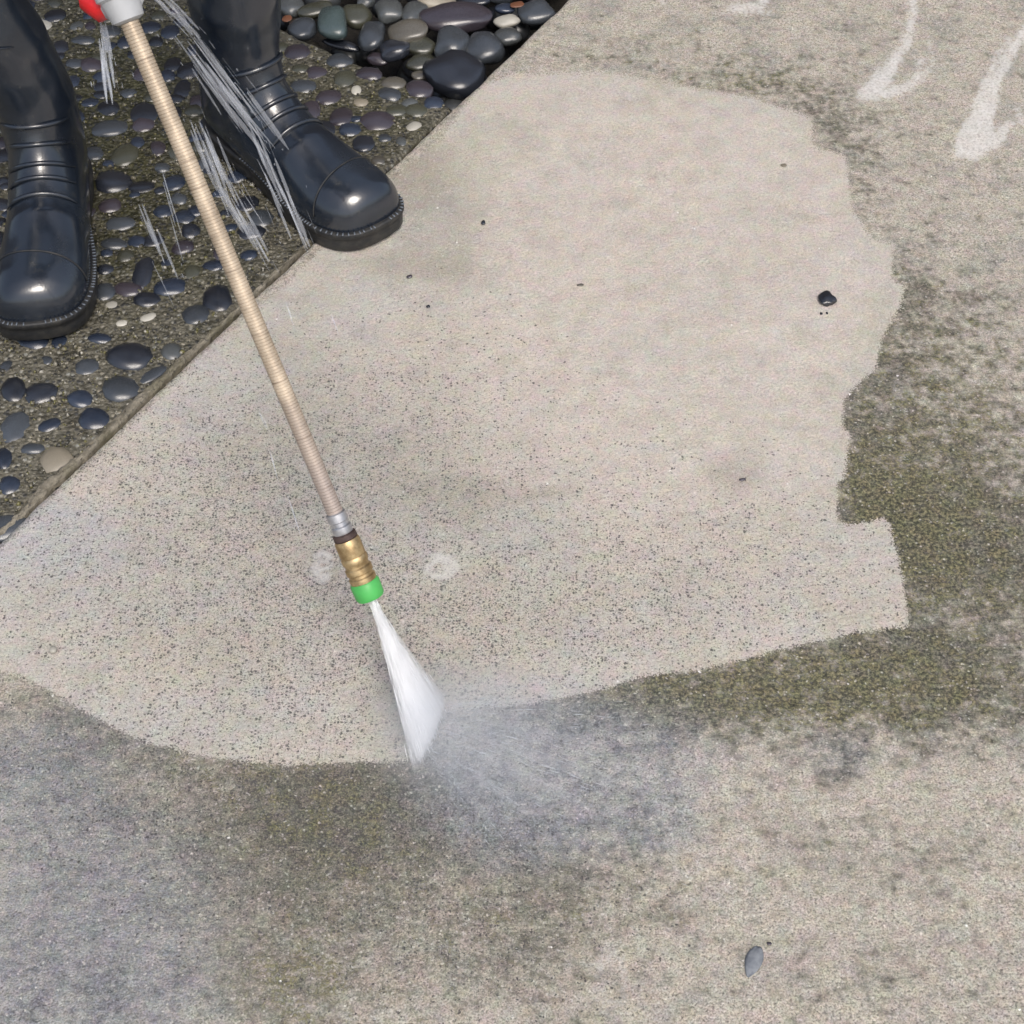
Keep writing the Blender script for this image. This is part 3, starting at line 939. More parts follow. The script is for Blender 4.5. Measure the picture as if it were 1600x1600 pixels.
def boot_sections():
    """each section: top point, bottom point (x, z), half width, widest place, top and bottom squareness"""
    S = []
    for x in np.linspace(.302, .19, 26):
        t, w = smooth_interp(x, FOOT_X, FOOT_T), smooth_interp(x, FOOT_X, FOOT_W)
        S.append(((x, t), (x, Z0 - .006), w, .72, .95, .45))
    near0, near1 = PVZ - smooth_interp(.19, FOOT_X, FOOT_T), PVX - .118
    for th in np.linspace(0, 90, 26)[1:]:
        a = R(th)
        dx, dz = -math.sin(a), -math.cos(a)
        near = near0 + (near1 - near0) * th / 90 + .004 * math.sin(a * 2)
        fars = []
        if dz < -.02:
            fars.append((Z0 - .006 - PVZ) / dz)
        if dx < -.02:
            xb = interp(th, [30, 55, 70, 90], [.004, .004, .007, .013])
            fars.append((xb - PVX) / dx)
        far = -math.log(sum(math.exp(-f * 160) for f in fars)) / 160 if len(fars) > 1 else fars[0]
        w = interp(th, [0, 25, 50, 70, 90], [.0480, .0455, .0445, .0460, .0485])
        k = th / 90
        S.append(((PVX + dx * near, PVZ + dz * near), (PVX + dx * far, PVZ + dz * far), w, .72 - .22 * k, .95, .45 + .5 * k))
    for z in np.linspace(.172, .43, 34)[1:]:
        k = (z - .172) / .258
        xf = .118 + .010 * k + .004 * math.sin(k * 9)
        xb = .013 - .016 * math.sin(k * 2.2) - .003 * math.sin(k * 12)
        w = .0485 + .008 * math.sin(min(k * 1.9, 1.57)) + .0015 * math.sin(k * 14)
        S.append(((xf, z), (xb, z), w, .5, .95, .95))
    return S


def section_ring(sec, side, n=48, grow=0.0):
    (x0, z0), (x1, z1), w, c, et, eb = sec
    out = []
    A, B = Vector((x0, 0, z0)), Vector((x1, 0, z1))
    d = (B - A).length
    ax = (B - A) / d
    for k in range(n):
        f = 2 * math.pi * k / n
        cs, sn = math.cos(f), math.sin(f)
        e = et if cs > 0 else eb
        hw = math.copysign(abs(sn) ** (e if cs < 0 else .95), sn) * (w + grow)
        if cs > 0:
            s = c * d - (c * d + grow) * abs(cs) ** e
        else:
            s = c * d + ((1 - c) * d + grow) * abs(cs) ** e
        p = A + ax * s
        p.y = hw + center_off(p.x, side)
        out.append(p)
    return out


def make_boot(person, side, loc, yaw, seed, lean, ribs=5):
    S = boot_sections()
    n = 48
    V, Fc = [], []
    for si, sec in enumerate(S):
        for p in section_ring(sec, side, n):
            wz = max(0, min(1, (p.z - .10) / .08))
            cr = mnoise.noise((p.x * 9 + seed, p.y * 9, p.z * 26)) * .0045 + mnoise.noise((p.x * 25, p.y * 25 + seed, p.z * 60)) * .0014
            fo = mnoise.noise((p.x * 22, p.y * 22, p.z * 22 + seed)) * .0010
            q = p.copy()
            c = Vector((.066, 0, p.z))
            dirn = (p - c)
            dirn.z = 0
            if dirn.length > 1e-6:
                q += dirn.normalized() * cr * wz
            q.z += fo
            V.append(q)
    for i in range(len(S) - 1):
        for k in range(n):
            k2 = (k + 1) % n
            Fc.append((i * n + k, (i + 1) * n + k, (i + 1) * n + k2, i * n + k2))
    Fc.append(tuple(range(n)))
    top = (len(S) - 1) * n
    # rolled rim and an inner wall at the top of the shaft
    base = len(V)
    for dz, inset in ((.004, .0), (.004, .004), (-.05, .005)):
        for k in range(n):
            p = V[top + k].copy()
            c = Vector((.066, 0, p.z))
            p += (c - p).normalized() * inset
            p.z += dz
            V.append(p)
    for j, a in enumerate((top, base, base + n)):
        for k in range(n):
            k2 = (k + 1) % n
            Fc.append((a + k, base + j * n + k, base + j * n + k2, a + k2))
    def lean_it(p):
        k = max(0.0, p[2] - .13)
        k = k * k / (k + .05)
        return Vector((p[0] + lean[0] * k, p[1] + lean[1] * k, p[2]))
    V = [lean_it(p) for p in V]
    me = pydata('rubber_boot', V, Fc)
    o = link('rubber_boot', me, RUBBER, person)
    o.location = Vector(loc) - person.location
    o.rotation_euler = (0, 0, yaw)
    o.scale = BOOT_SCALE
    sub = o.modifiers.new('sub', 'SUBSURF')
    sub.levels = sub.render_levels = 1
    # sole with welt
    oc = []
    m_ = 90
    hx = [0, .004, .012, .03, .055, .09, .12, .15, .19, .215, .24, .262, .280, .292, .299, .302]
    hw = [.008, .020, .030, .0375, .0400, .0380, .0370, .0400, .0475, .0510, .0530, .0520, .0470, .0385, .0270, .0110]
    xs = .151 - .151 * np.cos(np.linspace(0, math.pi, m_))
    left = [(x, smooth_interp(x, hx, hw)) for x in xs]
    outline = [(x, w + center_off(x, side)) for x, w in left] + [(x, -w + center_off(x, side)) for x, w in left[::-1]]
    no = len(outline)
    cen = Vector((.15, 0))

    def grown(g):
        pts = []
        for i in range(no):
            a, b = Vector(outline[i - 1]), Vector(outline[(i + 1) % no])
            t = (b - a).normalized()
            nrm = Vector((-t.y, t.x))
            if side:
                pass
            pts.append(Vector(outline[i]) + nrm * g)
        return pts
    V, Fc = [], []
    lv = [(.000, .0005), (.002, .0025), (.012, .0030), (.0185, .0028), (.0195, .0050), (.0245, .0052), (.0258, .0044), (.0262, .001), (.0262, -.006)]
    for z, g in lv:
        for p in grown(g):
            spring = .010 * max(0, (p.x - .25) / .055) ** 2 if z < .5 else 0
            V.append((p.x, p.y, z + spring * .35))
    for j in range(len(lv) - 1):
        for k in range(no):
            k2 = (k + 1) % no
            Fc.append((j * no + k, (j + 1) * no + k, (j + 1) * no + k2, j * no + k2))
    Fc.append(tuple(range(no)))
    me = pydata('sole', V, Fc)
    link('sole', me, SOLE, o)
    # stitches in the welt
    parts = []
    g4 = grown(.0038)
    L_ = 0
    prev = g4[0]
    for i in range(1, no):
        L_ += (g4[i] - prev).length
        if L_ > .0042 and g4[i].x > .10:
            L_ = 0
            t = (g4[i] - prev).normalized()
            nn = Vector((-t.y, t.x))
            zz = .0262 + .0035 * max(0, (g4[i].x - .25) / .055) ** 2
            a_ = Vector((g4[i].x, g4[i].y, zz + .0004)) - Vector((nn.x, nn.y, 0)) * .0024
            b_ = a_ + Vector((nn.x, nn.y, 0)) * .0040 - Vector((0, 0, .0003))
            parts.append(tube_data([a_, b_], [.0009, .0009], 5))
        prev = g4[i]
    V, Fc = join_data(parts)
    tag(link('stitching', pydata('stitching', V, Fc), STITCH, o), kind='stuff')
    # flex ribs over the ankle
    nf = 26
    for r_ in range(ribs):
        th = 14 + r_ * 13.5
        i = nf - 1 + int(round(th / 90 * 25))
        pts = section_ring(S[i], side, 72, .0012)
        seq = pts[-11:] + pts[:12]
        nrad = [.0006 + .0022 * min(1, min(j, len(seq) - 1 - j) / 4) for j in range(len(seq))]
        v_, f_ = tube_data(seq, nrad, 8)
        link('flex_rib', pydata('flex_rib', v_, f_), RUBBER, o)
    # seam in front of the toes, slanting a little over the vamp
    seq = []
    for j in range(-17, 18):
        x = .243 + .012 * (j / 17) * -side
        t, w = smooth_interp(x, FOOT_X, FOOT_T), smooth_interp(x, FOOT_X, FOOT_W)
        ring_ = section_ring(((x, t), (x, Z0 - .006), w, .72, .95, .45), side, 72, .0006)
        seq.append(ring_[j % 72])
    v_, f_ = tube_data(seq, [.0009] * len(seq), 6)
    link('toe_seam', pydata('toe_seam', v_, f_), SOLE, o)
    # moulded fold lines round the shaft
    for zf, k0, k1, w_ in ((.236, -9, 7, .0013), (.318, -12, 4, .0012)):
        i = 51 + int((zf - .172) / .258 * 33)
        i = min(i, len(S) - 2)
        pts = section_ring(S[i], side, 72, .0022)
        seq = []
        for j in range(k0, k1 + 1):
            p = pts[j % 72].copy()
            p.z += .006 * math.sin(j * .23 + seed)
            seq.append(p)
        rr = [w_ * (.25 + .75 * math.sin(math.pi * (j + .5) / len(seq))) for j in range(len(seq))]
        seq = [lean_it(p) for p in seq]
        v_, f_ = tube_data(seq, rr, 6)
        link('shaft_crease', pydata('shaft_crease', v_, f_), RUBBER, o)
    return o


person = bpy.data.objects.new('person', None)
COL.objects.link(person)
BOOT_SCALE = (.92, .90, .96)
FR = G(396, 232)                                    # under the ankle of the foot on the right in the picture
FL = G(92, 314)
person.location = ((FR.x + FL.x) / 2, (FR.y + FL.y) / 2, 0)
tag(person, 'person in black rubber boots standing at the paving edge, only the lower legs in view', 'person')


def boot_loc(ankle, yaw):
    return Vector(ankle) - Vector((math.cos(yaw) * .060, math.sin(yaw) * .060, 0))


YR, YL = R(-50), R(-82)
make_boot(person, 1, boot_loc(FR, YR), YR, 3.0, (-.02, .05))
make_boot(person, -1, boot_loc(FL, YL), YL, 8.0, (.0, -.38))

def lean_off(yaw, lean, z):
    k = max(0.0, z / BOOT_SCALE[2] - .13)
    k = k * k / (k + .05)
    x, y = lean[0] * k * BOOT_SCALE[0], lean[1] * k * BOOT_SCALE[1]
    return x * math.cos(yaw) - y * math.sin(yaw), x * math.sin(yaw) + y * math.cos(yaw)


LEAN_R, LEAN_L = (-.02, .05), (.0, -.38)
# body above the boots: one skinned figure, bent a little forward over the wand
bx, by = person.location.x, person.location.y
J = {
    'pelvis': (0, .05, .92, .125), 'spine': (0, .01, 1.10, .125), 'chest': (0, -.05, 1.30, .145), 'neck': (0, -.10, 1.46, .06),
    'head': (0, -.14, 1.56, .085), 'crown': (0, -.15, 1.66, .07),
    'hipR': (.09, .04, .86, .095), 'kneeR': (FR.x - bx - .01, FR.y - by - .03, .50, .062), 'calfR': (FR.x - bx, FR.y - by, .36, .044), 'footR': (FR.x - bx, FR.y - by, .20, .036),
    'hipL': (-.09, .04, .86, .095), 'kneeL': (FL.x - bx + .01, FL.y - by - .03, .50, .062), 'calfL': (FL.x - bx, FL.y - by, .36, .044), 'footL': (FL.x - bx, FL.y - by, .20, .036),
    'shoR': (.17, -.06, 1.36, .06), 'elbR': (.22, -.12, 1.08, .045), 'wriR': (.08, -.24, .88, .032), 'palmR': (.035, -.26, .84, .034),
    'shoL': (-.17, -.06, 1.36, .06), 'elbL': (-.25, -.06, 1.08, .045), 'wriL': (-.10, -.17, .93, .032), 'palmL': (-.055, -.20, .90, .034),
}
Ed = [('pelvis', 'spine'), ('spine', 'chest'), ('chest', 'neck'), ('neck', 'head'), ('head', 'crown'),
      ('pelvis', 'hipR'), ('hipR', 'kneeR'), ('kneeR', 'calfR'), ('calfR', 'footR'), ('pelvis', 'hipL'), ('hipL', 'kneeL'), ('kneeL', 'calfL'), ('calfL', 'footL'),
      ('chest', 'shoR'), ('shoR', 'elbR'), ('elbR', 'wriR'), ('wriR', 'palmR'), ('chest', 'shoL'), ('shoL', 'elbL'), ('elbL', 'wriL'), ('wriL', 'palmL')]
for k_, (yw, ln_b, ft) in {'R': (YR, LEAN_R, FR), 'L': (YL, LEAN_L, FL)}.items():
    for j_, z_, r_ in (('knee', .52, .058), ('calf', .37, .030), ('foot', .24, .024)):
        ox, oy = lean_off(yw, ln_b, z_)
        J[j_ + k_] = (ft.x - bx + ox, ft.y - by + oy, z_, r_)
names = list(J)
bme = bpy.data.meshes.new('body')
bme.from_pydata([J[k][:3] for k in names], [(names.index(a), names.index(b)) for a, b in Ed], [])
bme.update()
body = link('body', bme, CLOTH, person, smooth=False)
sk = body.modifiers.new('skin', 'SKIN')
for i, k in enumerate(names):
    sv = bme.skin_vertices[0].data[i]
    sv.radius = (J[k][3], J[k][3])
    sv.use_root = (k == 'pelvis')
body.modifiers.new('sub', 'SUBSURF').render_levels = 2

# ------------------------------------------------------------------ pressure washer wand
H = G(671, 1152)                                    # where the wand points on the slab
T = G(197, 22, .50)                                 # its coupling to the gun
wd_ = (T - H).normalized()
WL = (T - H).length
# distance from the slab point along the wand for a given pixel row
def along(yp):
    lo, hi = 0.0, WL * 1.3
    for _ in range(40):
        mid = (lo + hi) / 2
        q = np.array([H + wd_ * mid])
        if pix(q)[1][0] > yp:
            lo = mid
        else:
            hi = mid
    return lo


def lathe(name, prof, mat, parent, seg=28):
    """prof: list of (distance up the wand, radius); built along local z"""
    V, Fc = [], []
    for d, r in prof:
        for k in range(seg):
            a = 2 * math.pi * k / seg
            V.append((r * math.cos(a), r * math.sin(a), d))
    for i in range(len(prof) - 1):
        for k in range(seg):
            k2 = (k + 1) % seg
            Fc.append((i * seg + k, i * seg + k2, (i + 1) * seg + k2, (i + 1) * seg + k))
    Fc.append(tuple(range(seg))[::-1])
    Fc.append(tuple((len(prof) - 1) * seg + k for k in range(seg)))
    o = link(name, pydata(name, V, Fc), mat, parent)
    es = o.modifiers.new('es', 'EDGE_SPLIT')
    es.split_angle = R(38)
    return o


def metal(name, c0, c1, rough=.3, metal_=1.0):
    m = Mat(name)
    n1 = m.noise(90, 5, .65)
    m.set(Base_Color=m.mix(m.step(n1, .35, .7), c0, c1), Metallic=metal_, Roughness=m.lin(n1, .3, .7, rough, rough + .2), Normal=m.bump(m.noise(400, 3), .15, .0006))
    return m.m


TUBE_M = metal('tan_metal_tube', (.50, .38, .27), (.68, .55, .41), .34, .55)
tm = Mat('worn_tan_tube')
xz = tm.node('ShaderNodeSeparateXYZ')
tm.put(xz.inputs[0], tm.co)
t_n = tm.noise(26, 5, .7)
t_b = tm.noise(60, 3, .6, vec=tm.scl((.15, .15, 3)))
tc = tm.mix(tm.step(t_n, .35, .7), (.42, .34, .25), (.60, .50, .38))
tc = tm.mix(tm.step(tm.math('ADD', xz.outputs[2], tm.math('MULTIPLY', tm.math('SUBTRACT', t_n, .5), .12)), .36, .22), tc, (.40, .335, .295))
tc = tm.mix(tm.math('MULTIPLY', tm.step(t_b, .55, .70), .6), tc, (.16, .105, .075))
tm.set(Base_Color=tc, Metallic=.3, Roughness=tm.lin(t_n, .3, .7, .28, .55), Normal=tm.bump(t_b, .3, .001))
TUBE_M = tm.m
GREY_M = metal('dull_zinc', (.42, .42, .44), (.60, .60, .61), .35, .8)
BRASS = metal('worn_brass', (.34, .235, .115), (.62, .47, .26), .34, .8)
DARKM = metal('dark_oxidised_collar', (.045, .028, .026), (.11, .075, .065), .45, .4)


def plastic(name, c, rough=.35):
    m = Mat(name)
    n1 = m.noise(60, 5, .6)
    m.set(Base_Color=m.mix(m.step(n1, .4, .75), c, tuple(x * .8 for x in c)), Roughness=rough)
    return m.m


GREEN = plastic('green_nozzle_plastic', (.075, .42, .095), .45)
RED = plastic('red_gun_plastic', (.62, .018, .022))
WHITEP = plastic('light_grey_plastic', (.42, .43, .44))
BLACKP = plastic('black_grip_plastic', (.02, .02, .02), .5)

wand = bpy.data.objects.new('pressure_washer_wand', None)
COL.objects.link(wand)
wand.location = H
wand.rotation_euler = wd_.to_track_quat('Z', 'Y').to_euler()
tag(wand, 'tan ribbed pressure washer lance with brass coupling and green nozzle, aimed at the slab', 'pressure washer')
d_tip, d_g1, d_b1, d_k1, d_t0 = along(935), along(907), along(868), along(842), along(832)
# green quick-connect nozzle
o = lathe('nozzle', [(d_tip, .0045), (d_tip + .001, .0112), (d_tip + .003, .0122), (d_g1 - .002, .0126), (d_g1, .0112)], GREEN, wand)
L = d_b1 - d_g1
lathe('brass_coupler', [(d_g1, .0110), (d_g1 + .002, .0114), (d_g1 + L * .18, .0114), (d_g1 + L * .22, .0103), (d_g1 + L * .32, .0103), (d_g1 + L * .36, .0114), (d_g1 + L * .55, .0114),
                        (d_g1 + L * .60, .0102), (d_g1 + L * .72, .0102), (d_g1 + L * .78, .0112), (d_b1 - .001, .0112), (d_b1, .0105)], BRASS, wand)
lathe('coupler_nut', [(d_b1, .0104), (d_b1 + .001, .0108), (d_k1 - .002, .0108), (d_k1, .0100)], BRASS, wand, 6 * 4)
lathe('collar', [(d_k1, .0092), (d_k1 + .001, .0100), (d_t0 - .001, .0098), (d_t0, .0085)], DARKM, wand)
# ribbed lance tube: fine ring grooves all the way up, bare zinc near the collar
z_end = along(800)
lathe('tube_ferrule', [(d_t0, .0080), (d_t0 + .002, .0086), (d_t0 + .006, .0086), (d_t0 + .007, .0074), (d_t0 + .010, .0074), (d_t0 + .011, .0084), (z_end - .001, .0084), (z_end, .0070)], GREY_M, wand)
prof = []
d = z_end
pitch = .0026
while d < WL - .004:
    f = (d - z_end) / (WL - z_end)
    r = .0068 + .0004 * f
    prof += [(d, r), (d + pitch * .72, r), (d + pitch * .80, r - .0005), (d + pitch * .94, r - .0005)]
    d += pitch
lathe('lance_tube', prof, TUBE_M, wand, 24)
# coupling and red gun at the top edge of the picture
lathe('swivel_coupling', [(WL - .006, .0085), (WL - .004, .0125), (WL + .012, .0150), (WL + .014, .0175), (WL + .034, .0175), (WL + .036, .0150), (WL + .06, .0145)], WHITEP, wand)
gun = lathe('gun_body', [(WL + .06, .016), (WL + .064, .021), (WL + .16, .023), (WL + .20, .026), (WL + .30, .026), (WL + .315, .018)], RED, wand)


def bar(name, pts, rads, mat, parent, seg=12):
    v_, f_ = tube_data(pts, rads, seg)
    return link(name, pydata(name, v_, f_), mat, parent)


inv = wand.matrix_world
wm = Matrix.Translation(H) @ wand.rotation_euler.to_matrix().to_4x4()
wi = wm.inverted()
# red guard and its light shroud hang beside the coupling
ca, cb = G(136, -18, .50), G(168, 12, .492)
bar('red_guard', [wi @ ca, wi @ G(143, 2, .50), wi @ G(157, 10, .497), wi @ G(170, 4, .50), wi @ G(176, -25, .512)], [.008, .010, .012, .012, .012], RED, wand)
bar('shroud', [wi @ G(170, -14, .505), wi @ G(182, 2, .502), wi @ G(197, 0, .505), wi @ G(206, -16, .512)], [.013, .015, .014, .011], WHITEP, wand)
bar('grip', [wi @ (T + wd_ * .20), wi @ (T + wd_ * .24 + Vector((-.02, .02, -.02))), wi @ (T + wd_ * .30 + Vector((-.06, .10, -.07)))], [.016, .017, .015], BLACKP, wand)

# ------------------------------------------------------------------ water
m = Mat('white_water_jet')
m.set(Base_Color=(.96, .97, .98), Roughness=.5)
m.b.inputs['Subsurface Weight'].default_value = .0
tr = m.node('ShaderNodeBsdfTranslucent')
tr.inputs[0].default_value = (.95, .97, 1, 1)
mx = m.node('ShaderNodeMixShader')
mx.inputs[0].default_value = .12
m.t.links.new(m.b.outputs[0], mx.inputs[1])
m.t.links.new(tr.outputs[0], mx.inputs[2])
m.t.links.new(mx.outputs[0], m.out.inputs[0])
JETM = m.m

tip = H + wd_ * (d_tip + .0005)
E1, E2 = G(655, 1188), G(686, 1106)
fan = E2 - E1
parts = []


def sliver(a, b, r):
    """a thin spindle of water from a to b"""
    t = (b - a).normalized()
    s = t.cross(Vector((.3, .5, .8))).normalized()
    u = s.cross(t)
    c = a.lerp(b, .35)
    V = [a, b] + [c + (s * math.cos(k * 2.094) + u * math.sin(k * 2.094)) * r for k in range(3)]
    F_ = [(0, 2, 3), (0, 3, 4), (0, 4, 2), (1, 3, 2), (1, 4, 3), (1, 2, 4)]
    return V, F_


random.seed(21)
for i in range(2200):
    g = random.gauss(.5, .26)
    if not -.08 < g < 1.08:
        continue
    off = Vector((random.gauss(0, 1), random.gauss(0, 1), 0)) * .0036
    end = E1 + fan * g + off
    st_ = tip + Vector((random.gauss(0, 1), random.gauss(0, 1), random.gauss(0, 1))) * .0018
    k0 = random.random() ** .75
    k1 = min(1, k0 + random.uniform(.05, .22))
    a, b = st_.lerp(end, k0), st_.lerp(end, k1)
    if b.z < .0005:
        b.z = .0005
    parts.append(sliver(a, b, random.uniform(.0002, .00045)))
V, Fc = join_data(parts)
threads = pydata('threads', V, Fc)


def jet_hull(grow, rag=0.0):
    V, Fc = [], []
    nn, sg_ = 16, 24
    fd = fan.normalized()
    sdv = fd.cross(wd_).normalized()
    for i in range(nn):
        k = i / (nn - 1)
        c_ = tip.lerp(E1.lerp(E2, .5) + Vector((0, 0, .0006)), k)
        ra = (.0020 + (fan.length * .5 - .0006) * k ** 1.15) * grow
        rb = (.0020 + .0044 * k) * grow
        for j in range(sg_):
            a_ = 2 * math.pi * j / sg_
            p = c_ + fd * (math.cos(a_) * ra) + sdv * (math.sin(a_) * rb)
            if rag:
                p += (fd * math.cos(a_) + sdv * math.sin(a_)) * rag * k * mnoise.noise((j * 1.3, k * 6, 2))
            p.z = max(p.z, .0008)
            V.append(p)
    for i in range(nn - 1):
        for j in range(sg_):
            j2 = (j + 1) % sg_
            Fc.append((i * sg_ + j, (i + 1) * sg_ + j, (i + 1) * sg_ + j2, i * sg_ + j2))
    Fc.append(tuple(range(sg_)))
    Fc.append(tuple((nn - 1) * sg_ + j for j in range(sg_))[::-1])
    me_ = pydata('water_jet', V, Fc)
    bm_ = bmesh.new()
    bm_.from_mesh(me_)
    bmesh.ops.recalc_face_normals(bm_, faces=bm_.faces)
    bm_.to_mesh(me_)
    bm_.free()
    return me_


def volume_mat(name, dens, colr=(.995, .997, 1, 1)):
    m = Mat(name)
    m.t.nodes.remove(m.b)
    pv_ = m.node('ShaderNodeVolumePrincipled')
    pv_.inputs['Color'].default_value = colr
    pv_.inputs['Density'].default_value = dens
    pv_.inputs['Anisotropy'].default_value = .0
    m.t.links.new(pv_.outputs[0], m.out.inputs['Volume'])
    return m.m


jet = tag(link('water_jet', jet_hull(.68, .0008), JETM), 'white fan of water blasting from the green nozzle onto the slab', 'water')
link('jet_fringe', jet_hull(1.02), volume_mat('inner_white_water', 330), jet)
link('jet_fringe', jet_hull(1.40), volume_mat('thin_white_water', 75), jet)
link('jet_threads', threads, JETM, jet, smooth=False)

# spray thrown forward off the slab: fine droplets with a thin veil of mist
parts = []
vs_dir = Vector(G(1010, 1265) - G(672, 1150)).normalized()
vs_side = Vector((-vs_dir.y, vs_dir.x, 0))
octa = [(1, 0, 0), (-1, 0, 0), (0, 1, 0), (0, -1, 0), (0, 0, 1), (0, 0, -1)]
octf = [(0, 2, 4), (2, 1, 4), (1, 3, 4), (3, 0, 4), (2, 0, 5), (1, 2, 5), (3, 1, 5), (0, 3, 5)]
for i in range(3500):
    g = random.uniform(-.05, 1.05)
    o_ = E1 + fan * g
    l = abs(random.gauss(0, .085)) + .002
    spread = (g - .55) * .75 + random.gauss(0, .22)
    dr = (vs_dir + vs_side * spread).normalized()
    p = o_ + dr * l
    p.z = abs(random.gauss(0, .012 + l * .16)) + .001
    r = random.uniform(.00015, .00032)
    if random.random() < .06:
        ln = random.uniform(.004, .012)
        parts.append(sliver(p, p + (dr + Vector((0, 0, .25))) * ln, r * .75))
    else:
        parts.append(([p + Vector(q) * r for q in octa], octf))
for g, ang, ln in ((.9, -.1, .13), (.7, .12, .17), (.55, -.02, .15), (.2, -.25, .10), (.95, .32, .12), (.35, .05, .12)):
    a = E1 + fan * g + Vector((0, 0, .004))
    dr = (vs_dir + vs_side * ang).normalized()
    for j in range(12):
        b = a + dr * random.uniform(0, ln) + Vector((random.gauss(0, .0012), random.gauss(0, .0012), abs(random.gauss(.006, .004))))
        parts.append(sliver(b, b + dr * random.uniform(.006, .02), .0002))
V, Fc = join_data(parts)
m = Mat('fine_spray')
m.set(Base_Color=(.86, .90, .95), Roughness=.2, Alpha=.55)
spray = tag(link('spray', pydata('spray', V, Fc), m.m, smooth=False), 'fine bluish spray thrown forward from where the jet strikes', kind='stuff')

m = Mat('mist_veil')
m.t.nodes.remove(m.b)
pvn = m.node('ShaderNodeVolumePrincipled')
pvn.inputs['Color'].default_value = (.90, .94, 1, 1)
pvn.inputs['Anisotropy'].default_value = .1
ln_ = m.node('ShaderNodeVectorMath', operation='LENGTH')
m.put(ln_.inputs[0], m.co)
dn = m.step(ln_.outputs['Value'], 1.0, .45)
xyz = m.node('ShaderNodeSeparateXYZ')
m.put(xyz.inputs[0], m.co)
gx = m.math('POWER', m.lin(xyz.outputs[0], -.75, .95, 1.0, 0.0), 4.6)
dn = m.math('MULTIPLY', m.math('MULTIPLY', dn, gx), m.lin(m.noise(3.0, 3), .3, .7, .6, 1.3))
pvn.inputs['Density'].default_value = 0
m.t.links.new(m.math('MULTIPLY', dn, 19.0), pvn.inputs['Density'])
m.t.links.new(pvn.outputs[0], m.out.inputs['Volume'])
bm = bmesh.new()
bmesh.ops.create_icosphere(bm, subdivisions=3, radius=1)
me = bpy.data.meshes.new('mist')
bm.to_mesh(me)
bm.free()
mist = link('mist', me, m.m)
cen = E1.lerp(E2, .42) + vs_dir * .140
mist.location = (cen.x, cen.y, .030)
mist.scale = (.215, .105, .060)
mist.rotation_euler = (0, 0, math.atan2(vs_dir.y, vs_dir.x))
tag(mist, 'thin veil of mist drifting off the jet', kind='stuff')

RAYM = volume_mat('ray_mist', 13, (.95, .97, 1, 1))
bm = bmesh.new()
bmesh.ops.create_icosphere(bm, subdivisions=3, radius=1)
for v in bm.verts:                                  # a drop shape: pointed where the ray leaves the slab
    k = .5 + .5 * v.co.x
    v.co.y *= .25 + .9 * k
    v.co.z *= .25 + .9 * k
ray_me = bpy.data.meshes.new('ray')
bm.to_mesh(ray_me)
bm.free()
ray_me.materials.append(RAYM)
for g, ang, ln_r, w_r in ((.95, .30, .085, .0045), (.75, .10, .11, .006), (.6, -.06, .13, .0075), (.45, -.20, .12, .007), (.3, -.38, .10, .006), (.12, -.6, .075, .005), (.85, .2, .06, .004)):
    ln_r *= .72
    dr = (vs_dir + vs_side * ang).normalized()
    o = link('mist_ray', ray_me, parent=spray)
    c_ = E1 + fan * g + dr * ln_r * .95
    o.location = (c_.x, c_.y, .012 + ln_r * .10)
    o.scale = (ln_r, w_r, w_r * .8)
    o.rotation_euler = (0, -.10, math.atan2(dr.y, dr.x))

# water leaking from the coupling and splashing down
m = Mat('falling_water')
m.set(Base_Color=(.86, .91, 1.0), Roughness=.10, IOR=1.33, Alpha=.18)
m.b.inputs['Transmission Weight'].default_value = .25
m.b.inputs['Specular IOR Level'].default_value = .9
WATER = m.m


def ribbon(pts, wid, thk, side, seg=10):
    """a flat wavy tongue of water"""
    V, Fc = [], []
    n = len(pts)
    for i in range(n):
        t = (pts[min(i + 1, n - 1)] - pts[max(i - 1, 0)]).normalized()
        nn = t.cross(side).normalized()
        for k in range(seg):
            a_ = 2 * math.pi * k / seg
            V.append(pts[i] + side * (math.cos(a_) * wid[i]) + nn * (math.sin(a_) * thk[i]))
    for i in range(n - 1):
        for k in range(seg):
            k2 = (k + 1) % seg
            Fc.append((i * seg + k, i * seg + k2, (i + 1) * seg + k2, (i + 1) * seg + k))
    Fc.append(tuple(range(seg))[::-1])
    Fc.append(tuple((n - 1) * seg + k for k in range(seg)))
    return V, Fc


